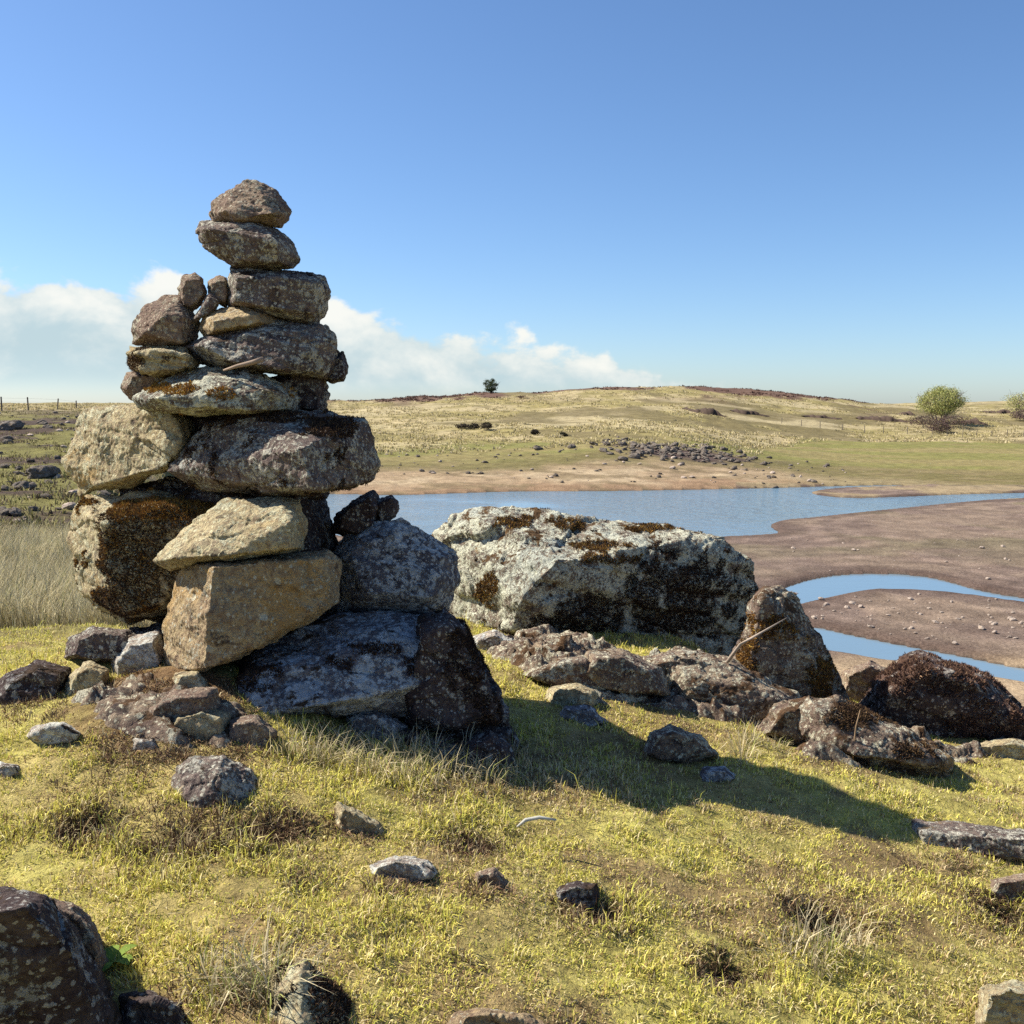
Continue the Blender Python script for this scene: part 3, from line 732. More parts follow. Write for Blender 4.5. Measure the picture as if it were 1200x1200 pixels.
def bedrock(label, mat, outline, amp, dip, seed, name='rock_outcrop'):
    """fractured slabs of the hill's own rock breaking through the turf"""
    W = np.array([((x - 600) / 1200 * Yd * 1.0, Yd) for x, y in outline for Yd in [ground_hit(x, y)]])
    lo, hi = W.min(0) - .12, W.max(0) + .12
    st = .009
    nx, ny = int((hi[0] - lo[0]) / st), int((hi[1] - lo[1]) / st)
    X, Y = np.meshgrid(np.linspace(lo[0], hi[0], nx), np.linspace(lo[1], hi[1], ny))
    x, y = X.ravel(), Y.ravel()
    g = ground(x, y)[0]
    inside = -sd_poly(x, y, W)
    q = np.stack([x, y, np.zeros(len(x))], 1) + seed * np.array([3.1, 1.7, 0])
    wq = q + .05 * np.stack([perlin(q / .16), perlin(q / .16 + 40), np.zeros(len(q))], 1)
    h = np.zeros(len(x))
    for L, a, k in ((.42, 1.0, 0), (.16, .5, 1), (.065, .28, 2)):
        rg = np.random.default_rng(seed * 10 + k)
        n = int(np.prod((hi - lo) / L)) + 6
        p = rg.uniform(lo, hi, (n, 2)) + seed * np.array([3.1, 1.7])
        best = np.full(len(x), 1e9); idx = np.zeros(len(x), int)
        for m in range(n):
            d = ((wq[:, 0] - p[m, 0]) * .75) ** 2 + ((wq[:, 1] - p[m, 1]) * 1.35) ** 2
            c = d < best
            best[c] = d[c]; idx[c] = m
        off = rg.normal(0, .55, n); tx = rg.normal(dip[0], .45, n); ty = rg.normal(dip[1], .45, n)
        rel = wq[:, :2] - p[idx]
        h += a * amp * (off[idx] + np.clip((rel[:, 0] * tx[idx] + rel[:, 1] * ty[idx]) / L, -1, 1))
    h += amp * .8 * fbm(q / .35, 3) + .006 * fbm(q / .03, 3, .7)
    edge = sstep(-.02, .16, inside + .07 * fbm(q / .12 + 9, 3))
    z = g + (h + amp * 1.15) * edge - .06 * (1 - edge) - .012
    z = np.minimum(z, g + amp * 3.6)
    b = Vector(((lo[0] + hi[0]) / 2, (lo[1] + hi[1]) / 2, float(g.min())))
    V = np.stack([x - b.x, y - b.y, z - b.z], 1)
    # a skirt below the turf closes the piece
    k = np.arange(nx * ny).reshape(ny, nx)
    F = np.stack([k[:-1, :-1], k[:-1, 1:], k[1:, 1:], k[1:, :-1]], -1).reshape(-1, 4)
    o = link(name, mesh_from(name, V, F), mat, loc=b)
    tag(o, label, 'rock')
    ROCKS.append(o)
    return o
bedrock('jagged low bedrock breaking the turf before the huge boulder', OUTC, [(545, 765), (590, 742), (660, 748), (740, 765), (830, 775), (900, 800), (950, 830), (930, 862), (860, 852), (770, 835), (700, 838), (620, 800)], .045, (.3, -.4), 3)
bedrock('jagged low bedrock running right beneath the dark ridge', OUTC, [(900, 850), (960, 835), (1040, 848), (1110, 870), (1200, 880), (1190, 905), (1110, 915), (1050, 920), (980, 905), (930, 885)], .04, (.4, -.3), 5)
bedrock('mossy broken bedrock under the left foot of cairn', OUTC, [(40, 830), (120, 800), (200, 795), (290, 810), (330, 850), (320, 885), (250, 895), (180, 890), (110, 870), (60, 858)], .032, (-.2, -.4), 8)
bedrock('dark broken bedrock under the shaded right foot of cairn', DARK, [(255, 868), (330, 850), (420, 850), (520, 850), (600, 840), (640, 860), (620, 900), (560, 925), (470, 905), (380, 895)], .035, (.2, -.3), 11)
NEAR_ROCKS = list(ROCKS)

# ------------------------------------------------------------------ water
def build_water():
    xs = np.concatenate([np.linspace(-60, 80, 60)])
    ys = np.linspace(12, 110, 60)
    V = np.array([(x, y, WATER) for y in ys for x in xs])
    nx = len(xs)
    F = [(j * nx + i, j * nx + i + 1, (j + 1) * nx + i + 1, (j + 1) * nx + i) for j in range(len(ys) - 1) for i in range(nx - 1)]
    cen = V[np.array(F)].mean(1)
    s = np.full(len(F), 1e9)
    for P in LAKES: s = np.minimum(s, sd_poly(cen[:, 0], cen[:, 1], P))
    keep = s < 2.6
    me = mesh_from('lake_water', V, np.array(F)[keep])
    m, nt, b = new_mat('lake_water')
    b.inputs['Base Color'].default_value = (.14, .21, .265, 1)  # sky reflection partly painted into this blue base colour
    b.inputs['Roughness'].default_value = .12
    b.inputs['IOR'].default_value = 1.33
    b.inputs['Specular IOR Level'].default_value = .5
    tc = N(nt, 'ShaderNodeTexCoord')
    mp = N(nt, 'ShaderNodeMapping'); mp.inputs['Scale'].default_value = (.55, .8, 1)
    nt.links.new(tc.outputs['Object'], mp.inputs['Vector'])
    n1 = noise(nt, mp.outputs[0], 1.6, 4, .6, .3); n2 = noise(nt, mp.outputs[0], 5, 3, .6)
    # breeze reaches the open lake, less the sheltered channels
    sep = N(nt, 'ShaderNodeSeparateXYZ'); nt.links.new(tc.outputs['Object'], sep.inputs[0])
    wind = ramp(nt, sep.outputs['Y'], 40, 58)
    wind = math_(nt, 'MULTIPLY', wind, ramp(nt, noise(nt, tc.outputs['Object'], .09, 3), .25, .55))
    bp = N(nt, 'ShaderNodeBump'); bp.inputs['Distance'].default_value = .30
    nt.links.new(math_(nt, 'ADD', math_(nt, 'MULTIPLY', wind, .95), .03), bp.inputs['Strength'])
    nt.links.new(math_(nt, 'ADD', n1, math_(nt, 'MULTIPLY', n2, .35)), bp.inputs['Height'])
    nt.links.new(bp.outputs[0], b.inputs['Normal'])
    o = link('lake_water', me, m)
    tag(o, 'blue rippled lake and its winding channels over the mud', 'water', kind='structure')
build_water()

# ------------------------------------------------------------------ blades
def blades(P, h, w, az, lean, cols, curl=.5, up=None):
    """P (n,3) roots. Two-segment bent blade of five points."""
    n = len(P)
    d = np.stack([np.cos(az), np.sin(az), np.zeros(n)], 1)
    sd_ = np.stack([-np.sin(az), np.cos(az), np.zeros(n)], 1)
    tw = RNG.uniform(-.9, .9, n)
    side = sd_ * np.cos(tw)[:, None] + d * np.sin(tw)[:, None]
    U = np.tile(C(0, 0, 1.0), (n, 1)) if up is None else up
    a1 = lean * .5; a2 = lean * (1 + curl)
    m = P + (U * np.cos(a1)[:, None] + d * np.sin(a1)[:, None]) * (h * .55)[:, None]
    t = m + (U * np.cos(a2)[:, None] + d * np.sin(a2)[:, None]) * (h * .5)[:, None]
    V = np.stack([P - side * w[:, None] * .5, P + side * w[:, None] * .5, m + side * w[:, None] * .42, m - side * w[:, None] * .42, t], 1)
    k = np.arange(n)[:, None] * 5
    F = np.concatenate([k + [0, 1, 2, 3], k + [3, 2, 4]], 1)
    starts = (np.arange(n)[:, None] * 7 + [0, 4]).ravel()
    cc = np.repeat(cols[:, None, :], 5, 1)
    cc[:, :2] *= .8
    return V.reshape(-1, 3), F.ravel(), starts, cc.reshape(-1, 3)

def rocks_bvh():
    Vs, Fs, o = [], [], 0
    for r in NEAR_ROCKS:
        me = r.data
        n = len(me.vertices); V = np.empty(n * 3, np.float32); me.vertices.foreach_get('co', V)
        V = V.reshape(-1, 3) + np.array(r.location)
        me.calc_loop_triangles()
        t = np.empty(len(me.loop_triangles) * 3, np.int32); me.loop_triangles.foreach_get('vertices', t)
        Vs.append(V); Fs.append(t.reshape(-1, 3) + o); o += n
    return BVHTree.FromPolygons(np.vstack(Vs).tolist(), np.vstack(Fs).tolist())
BVH = rocks_bvh()
UP = Vector((0, 0, 1))
def free(P, clear=0.0):
    ok = np.ones(len(P), bool)
    rc = BVH.ray_cast
    for i, p in enumerate(P.tolist()):
        h = rc(p, UP, 2.0)
        if h[0] is not None and (h[1].z > 0 or h[3] < clear): ok[i] = False
    return ok

def palette(n, cols, wts):
    k = RNG.choice(len(cols), n, p=np.array(wts) / sum(wts))
    c = np.array(cols)[k]
    return c * RNG.uniform(.75, 1.25, (n, 1))

def build_turf():
    # scattered by distance, thinner further off
    parts = []
    for y0, y1, dens in ((1.4, 2.2, 56000), (2.2, 3.2, 46000), (3.2, 4.5, 27000), (4.5, 6.5, 12000), (6.5, 9.0, 4500)):
        w = lambda yy: .62 * yy + .35
        A = (y1 - y0) * 2 * w((y0 + y1) / 2)
        n = int(A * dens)
        y = RNG.uniform(y0, y1, n); x = RNG.uniform(-1, 1, n) * w(y)
        parts.append((x, y))
    x = np.concatenate([p[0] for p in parts]); y = np.concatenate([p[1] for p in parts])
    keep = RNG.uniform(0, 1, len(x)) < sstep(-.55, .15, fbm2(x, y, .13, 3, 31.)) * .85 + .15
    x, y = x[keep], y[keep]
    z, sd, raw = ground(x, y)
    k = raw > -1.6
    x, y, z = x[k], y[k], z[k]
    P = np.stack([x, y, z - .004], 1)
    k = free(P, .05)
    P = P[k]; x, y = P[:, 0], P[:, 1]
    n = len(P)
    patch = fbm2(x, y, .35, 4, 33.); tuft = fbm2(x, y, .09, 2, 34.); big = fbm2(x, y, 1.1, 3, 35.)
    h = RNG.gamma(4, .25, n) * (.0092 + .008 * sstep(.0, .5, tuft) + .007 * sstep(0, .5, patch))
    shade = np.exp(-(((x + .35) / .55) ** 2 + ((y - 3.45) / .28) ** 2))
    shade2 = np.exp(-(((x - .1) / .4) ** 2 + ((y - 3.55) / .35) ** 2))
    h *= 1 + 2.0 * np.maximum(shade, shade2) * RNG.uniform(.2, 1, n)
    for hx, hy, rr, d in HOLLOWS:
        g = np.exp(-((x - hx) ** 2 + (y - hy) ** 2) / (rr * 1.3) ** 2)
        h *= 1 + .9 * g
    h *= 1 + .12 * np.maximum(y - 4, 0)
    w = RNG.uniform(.0019, .0036, n) * (1 + .16 * np.maximum(y - 2.5, 0))
    lean = np.abs(RNG.normal(.8, .4, n)).clip(.05, 1.4)
    az = RNG.uniform(0, 2 * math.pi, n)
    g1 = palette(n, [(.58, .54, .11), (.70, .60, .17), (.45, .46, .09), (.75, .64, .33), (.26, .16, .08)], [4, 3.4, 2.0, 1.9, .7])
    dead = sstep(-.05, .4, -patch + .5 * big)
    brown = palette(n, [(.42, .29, .15), (.62, .51, .29), (.17, .105, .07), (.46, .41, .11)], [2, 2.6, 1.6, 3])
    pick = RNG.uniform(0, 1, n) < .10 + dead * .75
    cols = np.where(pick[:, None], brown, g1)
    mound = np.exp(-((x + 1.25) ** 2 + (y - 3.55) ** 2) / .36 ** 2) + np.exp(-((x + .95) ** 2 + (y - 3.15) ** 2) / .25 ** 2) * .6
    pick = RNG.uniform(0, 1, n) < sstep(.25, .75, mound + .2 * patch)
    cols = np.where(pick[:, None], palette(n, [(.28, .17, .07), (.18, .10, .055), (.42, .29, .12), (.09, .055, .035)], [3, 2, 2, 1.5]), cols)
    h = np.where(pick, h * .6, h)
    straw = RNG.uniform(0, 1, n) < .05 + .25 * np.maximum(shade, shade2)
    cols = np.where(straw[:, None], palette(n, [(.66, .56, .34), (.5, .42, .26)], [1, 1]), cols)
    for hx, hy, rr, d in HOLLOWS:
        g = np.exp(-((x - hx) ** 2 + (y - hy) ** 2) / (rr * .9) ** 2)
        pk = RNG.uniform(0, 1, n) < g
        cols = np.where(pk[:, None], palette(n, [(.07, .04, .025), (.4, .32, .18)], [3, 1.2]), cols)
    V, F, s, c = blades(P, h, w, az, lean, cols)
    o = link('turf_grass', mesh_from('turf_grass', V, F, c, starts=s), tone_mat('grass_blade', .9, .25, .03))
    tag(o, 'short yellow green turf covering the foreground hilltop', 'grass', kind='stuff')
build_turf()

def tussocks(X, Y, per, hmean, spread, wid, pal, wts, lean=.5, wind=0.0):
    n0 = len(X)
    x = np.repeat(X, per); y = np.repeat(Y, per)
    n = len(x)
    sz = np.repeat(RNG.uniform(.6, 1.35, n0), per)
    a = RNG.uniform(0, 2 * math.pi, n); rad = np.sqrt(RNG.uniform(0, 1, n)) * spread * sz
    x = x + np.cos(a) * rad; y = y + np.sin(a) * rad
    z = ground(x, y)[0]
    h = hmean * sz * RNG.uniform(.5, 1.2, n)
    ln = (lean * (.35 + rad / (spread * sz + 1e-6)) * RNG.uniform(.5, 1.3, n)).clip(.05, 1.35)
    az = a + RNG.normal(0, .4, n)
    az = az * (1 - wind) + wind * (0.2 + RNG.normal(0, .5, n))
    shade = np.repeat(RNG.uniform(.75, 1.2, n0), per)
    c = palette(n, pal, wts) * shade[:, None]
    return blades(np.stack([x, y, z - .01], 1), h, wid * RNG.uniform(.6, 1.3, n), az, ln, c)

def build_debris():
    """dry brown heather and dead grass caught round the stones"""
    X, Y, S_ = [], [], []
    def add(px, py, rx, ry, n):
        for _ in range(n):
            a, r = random.uniform(0, 6.28), math.sqrt(random.random())
            x, y = px + math.cos(a) * rx * r, py + math.sin(a) * ry * r
            Yd = ground_hit(x, y)
            if Yd < 12: X.append((x - 600) / 1200 * Yd * 1.0); Y.append(Yd)
    add(215, 835, 75, 38, 150); add(150, 880, 60, 22, 60); add(240, 880, 60, 30, 70); add(330, 970, 30, 22, 40); add(120, 810, 60, 20, 50)
    add(560, 885, 60, 28, 90); add(790, 880, 50, 16, 30); add(1000, 870, 90, 35, 90); add(1130, 895, 60, 12, 40); add(860, 850, 70, 16, 40)
    add(30, 835, 40, 15, 30); add(640, 785, 45, 14, 30); add(400, 975, 30, 14, 20); add(465, 1040, 45, 12, 24); add(570, 1050, 24, 10, 14); add(678, 1070, 28, 10, 16)
    add(215, 975, 95, 35, 70); add(90, 940, 70, 25, 30); add(330, 1020, 60, 25, 24); add(710, 1085, 50, 16, 16); add(560, 1000, 60, 12, 14); add(1150, 1015, 90, 12, 40); add(1180, 1062, 40, 10, 16); add(965, 1092, 40, 28, 70); add(240, 1170, 60, 30, 26); add(852, 1150, 30, 14, 16)
    X = np.array(X); Y = np.array(Y)
    V, F, s, c = tussocks(X, Y, 34, .032, .035, .0028, [(.20, .12, .07), (.10, .06, .04), (.32, .22, .12), (.055, .033, .025), (.46, .36, .21)], [3, 3, 2, 2, 1.2], 1.0)
    o = link('dry_heather', mesh_from('dry_heather', V, F, c, starts=s), tone_mat('dry_heather_twig', .9, .1))
    tag(o, 'brown dry heather and litter caught around the stones', 'heather', kind='stuff')
    X, Y = [], []
    add(520, 900, 110, 22, 70); add(400, 885, 90, 14, 40); add(270, 1165, 70, 22, 26); add(985, 1120, 50, 35, 20); add(900, 880, 40, 16, 12)
    X = np.array(X); Y = np.array(Y)
    V, F, s, c = tussocks(X, Y, 16, .11, .03, .003, [(.55, .47, .30), (.42, .35, .2), (.30, .32, .10)], [3, 2, 1.5], .9)
    o = link('dead_grass', mesh_from('dead_grass', V, F, c, starts=s), tone_mat('dead_grass_blade', .8, .25))
    tag(o, 'long thin dead grass stems at the foot of the cairn', 'grass', kind='stuff')
build_debris()

def build_long_grass():
    n = 3400
    y = RNG.uniform(8.0, 18.5, n); u = RNG.uniform(-.75, -.20, n); x = u * y
    k = (fbm2(x, y, 2.2, 3, 41.) > -.5)
    x, y = x[k], y[k]
    V, F, s, c = tussocks(x, y, 46, .31, .17, .006, [(.50, .43, .25), (.58, .51, .32), (.36, .29, .15), (.30, .30, .10)], [4, 3, 2, 1], .55, .45)
    o = link('long_grass', mesh_from('long_grass', V, F, c, starts=s), tone_mat('pale_grass_blade', .8, .25))
    tag(o, 'bleached long moor grass waving left of the cairn', 'grass', kind='stuff')
build_long_grass()

def build_moor_grass():
    U_, Y_ = [], []
    n = 26000
    y = np.exp(RNG.uniform(math.log(84), math.log(262), n)); u = RNG.uniform(-.62, .62, n)
    x = u * y
    z, sd, raw = ground(x, y)
    uu = u
    lim = 26 + 45 * sstep(.22, .34, uu)
    dens = sstep(lim - 6, lim + 6, np.where(sd > 59, 200, sd) + 5 * fbm2(x, y, 12, 3, 51.))
    dens *= .35 + .65 * sstep(-.3, .2, fbm2(x, y, 11, 3, 52.))
    k = RNG.uniform(0, 1, n) < dens
    x, y = x[k], y[k]
    k = fbm2(x, y * .5, 16, 4, 91., .6) < .25 + .2 * RNG.uniform(-1, 1, len(x))
    x, y = x[k], y[k]
    he = sstep(185, 215, y) * sstep(.0, .18, fbm2(x, y * .6, 22, 5, 16.0) + .30 * sstep(200, 228, y)) * sstep(-.32, -.12, x / y) * sstep(.38, .32, x / y) > .5
    A = tussocks(x[~he], y[~he], 10, .34, .45, .10, [(.50, .42, .25), (.42, .36, .16), (.58, .49, .31), (.22, .18, .09)], [3, 3, 2.4, 1.4], .95)
    B = tussocks(x[he], y[he], 9, .35, .5, .2, [(.12, .07, .055), (.17, .10, .08), (.08, .05, .04)], [2, 1, 1], .8)
    off = len(A[0]); lo = len(A[1])
    V = np.vstack([A[0], B[0]]); F = np.concatenate([A[1], B[1] + off]); s = np.concatenate([A[2], B[2] + lo]); c = np.vstack([A[3], B[3]])
    # left bank
    n = 6000
    y = np.exp(RNG.uniform(math.log(18), math.log(110), n)); x = RNG.uniform(-.72, -.26, n) * y
    k = RNG.uniform(0, 1, n) < .25 + .6 * sstep(-.2, .3, fbm2(x, y, 6, 3, 53.))
    x, y = x[k], y[k]
    D = tussocks(x, y, 12, .2, .28, .035, [(.20, .19, .065), (.28, .24, .11), (.08, .058, .042), (.38, .32, .18)], [3, 2, 3, 1.4], .9)
    off = len(V); lo = len(F)
    V = np.vstack([V, D[0]]); F = np.concatenate([F, D[1] + off]); s = np.concatenate([s, D[2] + lo]); c = np.vstack([c, D[3]])
    o = link('moor_grass', mesh_from('moor_grass', V, F, c, starts=s), tone_mat('moor_grass_blade', .9, .3))
    tag(o, 'tussocky straw coloured grass covering the far moor', 'grass', kind='stuff')
build_moor_grass()

# ------------------------------------------------------------------ moss cushions grown on stones
MOSSM = tone_mat('moss', .95, .1)
def moss(o, spots, pal, wts, dens=90000, length=.010, thick=1.0, patchy=.35):
    """spots: (x, y, rx, ry) patches of moss on this stone, some deepening its shade"""
    me = o.data
    me.calc_loop_triangles()
    n = len(me.vertices); V = np.empty(n * 3, np.float32); me.vertices.foreach_get('co', V); V = V.reshape(-1, 3).astype(float)
    Nn = np.empty(n * 3, np.float32); me.vertex_normals.foreach_get('vector', Nn); Nn = Nn.reshape(-1, 3).astype(float)
    t = np.empty(len(me.loop_triangles) * 3, np.int32); me.loop_triangles.foreach_get('vertices', t); t = t.reshape(-1, 3)
    cen = V[t].mean(1) + np.array(o.location); nn = Nn[t].mean(1)
    px, py = project(cen)
    w = np.zeros(len(cen))
    for sx, sy, rx, ry in spots:
        w = np.maximum(w, 1.35 - ((px - sx) / rx) ** 2 - ((py - sy) / ry) ** 2)
    view = cen - np.array([0, 0, ZC]); view /= np.linalg.norm(view, axis=1)[:, None]
    w = w + .9 * fbm(cen / .10, 4, .65) - patchy
    w *= ((nn * -view).sum(1) > -.25)
    area = np.linalg.norm(np.cross(V[t[:, 1]] - V[t[:, 0]], V[t[:, 2]] - V[t[:, 0]]), axis=1) / 2
    p = area * np.clip(w * 3, 0, 1)
    tot = p.sum()
    if tot <= 0: return
    m = int(min(tot * dens, 60000))
    k = RNG.choice(len(t), m, p=p / tot)
    b = RNG.dirichlet((1, 1, 1), m)
    P = (V[t[k]] * b[:, :, None]).sum(1)
    d = nn[k] + RNG.normal(0, .55, (m, 3)) + C(0, 0, .25)
    d /= np.linalg.norm(d, axis=1)[:, None]
    L = length * RNG.uniform(.4, 1.5, m)
    sdv = np.cross(d, RNG.normal(size=(m, 3))); sdv /= np.linalg.norm(sdv, axis=1)[:, None] + 1e-9
    ww = L * .22 * thick
    A = P - d * L[:, None] * .2
    Vv = np.stack([A - sdv * ww[:, None], A + sdv * ww[:, None], P + d * L[:, None]], 1).reshape(-1, 3)
    F = np.arange(m * 3).reshape(-1, 3)
    cc = np.repeat(palette(m, pal, wts), 3, 0)
    link('moss', mesh_from('moss', Vv, F, cc, smooth=False), MOSSM, parent=o)
DKM = [(.05, .03, .02), (.09, .055, .03), (.03, .018, .016), (.14, .085, .04)]
ORM = [(.33, .17, .035), (.24, .12, .03), (.15, .08, .03), (.42, .27, .06)]
moss(c_15, [(165, 650, 52, 58), (175, 610, 60, 20), (150, 700, 40, 25)], DKM + ORM[:1], [3, 3, 2, 1.5, .6])
moss(c_15, [(200, 596, 70, 14), (150, 600, 25, 12)], ORM, [2, 2, 2, 1])
moss(c_12, [(200, 455, 40, 9), (260, 462, 25, 8)], ORM, [3, 2, 1, 2], length=.01, patchy=.75)
moss(c_14, [(395, 500, 35, 14), (330, 490, 40, 6)], DKM, [2, 2, 3, 1], length=.01)
moss(c_20, [(290, 790, 45, 22), (440, 760, 40, 10), (490, 775, 18, 20), (395, 775, 20, 12)], DKM, [2, 1, 4, .5], patchy=.7)
moss(c_20b, [(545, 770, 30, 50), (570, 830, 20, 20)], DKM, [2, 1, 4, .5], patchy=.8)
moss(b_big, [(600, 612, 40, 10), (700, 640, 45, 14), (770, 618, 40, 8), (660, 615, 25, 10), (570, 690, 18, 30), (720, 655, 60, 8)], DKM + ORM, [1, 2, 1, 2, 1.5, 1.5, 1, 1], length=.012, patchy=.85)
moss(b_big, [(790, 700, 95, 60), (690, 722, 70, 34), (640, 738, 40, 18)], DKM, [3, 1.5, 3, .7], length=.012, patchy=.62)  # dark moss, spread further to deepen shade on the boulder's right front
moss(b_big2, [(905, 735, 32, 22), (880, 760, 20, 20), (850, 775, 60, 34), (960, 800, 22, 36)], ORM + DKM + DKM[:1], [3, 2, 3, .5, .8, 1, 1, .4, 1], length=.012, patchy=.7)  # orange moss; dark tufts at lower left paint in the neighbour's shadow
moss(b_out, [(1000, 840, 50, 22), (1060, 880, 40, 14)], DKM, [1, 2, 2, 2], length=.012, patchy=.7)
moss(b_m, [(390, 1175, 28, 35), (325, 1140, 10, 10)], DKM, [2, 2, 3, 1], length=.009)
moss(b_peat, [(1090, 800, 80, 35), (1150, 850, 70, 35)], [(.10, .055, .04), (.16, .09, .06), (.06, .035, .03), (.24, .15, .09)], [3, 3, 2, 1], length=.014, dens=50000, patchy=.75)
moss(c_10, [(160, 425, 15, 10)], DKM, [1, 1, 1, 1], length=.008)

# ------------------------------------------------------------------ scattered far stones
def stone_mesh(name, seed, mat, res=2):
    bm = bmesh.new()
    bmesh.ops.create_icosphere(bm, subdivisions=res, radius=.5)
    V = np.array([v.co[:] for v in bm.verts])
    d = 1 + .35 * fbm(V * 1.6 + seed * 9.1, 3, .6)
    d = np.where(V @ C(.5, .3, .8) > .3, d * .85, d)
    for v, k in zip(bm.verts, d): v.co = Vector((v.co.x * k * 1.25, v.co.y * k, v.co.z * k * .72))
    me = bpy.data.meshes.new(name); bm.to_mesh(me); bm.free()
    me.materials.append(mat)
    return me
far_dark = rock_mat('far_dark_stone', (.10, .082, .062), (.18, .15, .11), .4, (.3, .27, .25), .3, dark=.4)
far_pale = rock_mat('far_pale_stone', (.36, .28, .22), (.5, .42, .34), .3, (.6, .55, .48), .05, dark=.15)
SD = [stone_mesh('rubble_stone', i, far_dark) for i in range(6)]
SPL = [stone_mesh('shore_stone', i + 20, far_pale) for i in range(6)]
def place(name, me, x, y, s, label, cat, group=None, sink=.18):
    z = float(ground(np.array([x]), np.array([y]))[0][0])
    o = link(name, me)
    o.location = (x, y, z + s * (.36 - sink))
    o.rotation_euler = (random.uniform(-.3, .3), random.uniform(-.3, .3), random.uniform(0, 6.28))
    o.scale = (s * random.uniform(.8, 1.3), s * random.uniform(.8, 1.2), s * random.uniform(.7, 1.1))
    tag(o, label, cat, group)
    return o
for i in range(290):
    a = random.gauss(0, .42); b = random.gauss(0, .40)
    y = 95 + b * 9; x = 15 + a * 10
    s = random.choice([.2, .28, .35, .45, .65]) * random.uniform(.8, 1.2)
    place('rubble_stone', random.choice(SD), x, y, s, 'dark rubble stone in the heap spread along the far shore', 'stone', 'dark rubble stones on the far shore')
for i in range(150):
    px = random.uniform(400, 1000); y = random.uniform(74, 94)
    place('shore_stone', random.choice(SD if i % 3 else SPL), (px - 600) / 1200 * y, y, random.choice([.12, .16, .2, .28, .4]), 'small stone scattered on the far sandy shore', 'stone', 'small stones on the far sandy shore')
k = 0
while k < 130:
    px, py = random.uniform(900, 1230), random.uniform(625, 765)
    if k < 80: px, py = random.uniform(935, 1200), random.uniform(700, 755)
    x, y = on_z(px, py, -4.68)
    s = min(sd_poly(np.array([x]), np.array([y]), P)[0] for P in LAKES)
    if s < .35: continue
    k += 1
    place('mud_stone', random.choice(SPL), x, y, random.choice([.035, .05, .06, .08, .13]) * (1 + .008 * y), 'small pale stone lying on the brown mudflat', 'stone', 'pale stones on the mudflat')
for i in range(150):
    y = math.exp(random.uniform(math.log(20), math.log(92))); x = random.uniform(-.55, -.36) * y
    place('bank_stone', random.choice(SD if i % 4 else SPL), x, y, random.choice([.08, .11, .15, .2, .28]) * (1 + y / 100), 'dark stone strewn on the rough green bank left of cairn', 'stone', 'dark stones on the left bank')
for px, Y, s, lb in ((48, 34, .8, 'biggest dark boulder on the green bank left of cairn'), (14, 62, 1.2, 'grey boulder under the fence on the left bank'), (26, 29, .5, 'dark boulder left of the biggest one on the bank')):
    place('boulder', stone_mesh('boulder', px, far_dark, 4), (px - 600) / 1200 * Y, Y, s, lb, 'boulder')

# ------------------------------------------------------------------ trees and bushes
BARK, _nt, _b = new_mat('bark')
_n = noise(_nt, N(_nt, 'ShaderNodeTexCoord').outputs['Object'], 6, 6)
_nt.links.new(mix(_nt, _n, (.10, .08, .07), (.24, .2, .17)), _b.inputs['Base Color'])
LEAF = tone_mat('leaf', .8, .25)
def tube(Vs, Fs, pts, rad, k=6):
    base = len(Vs)
    for i, (p, r) in enumerate(zip(pts, rad)):
        d = (pts[min(i + 1, len(pts) - 1)] - pts[max(i - 1, 0)]).normalized()
        a = d.orthogonal().normalized(); b = d.cross(a)
        for j in range(k):
            t = 2 * math.pi * j / k
            Vs.append(p + (a * math.cos(t) + b * math.sin(t)) * r)
    for i in range(len(pts) - 1):
        for j in range(k):
            Fs.append((base + i * k + j, base + i * k + (j + 1) % k, base + (i + 1) * k + (j + 1) % k, base + (i + 1) * k + j))
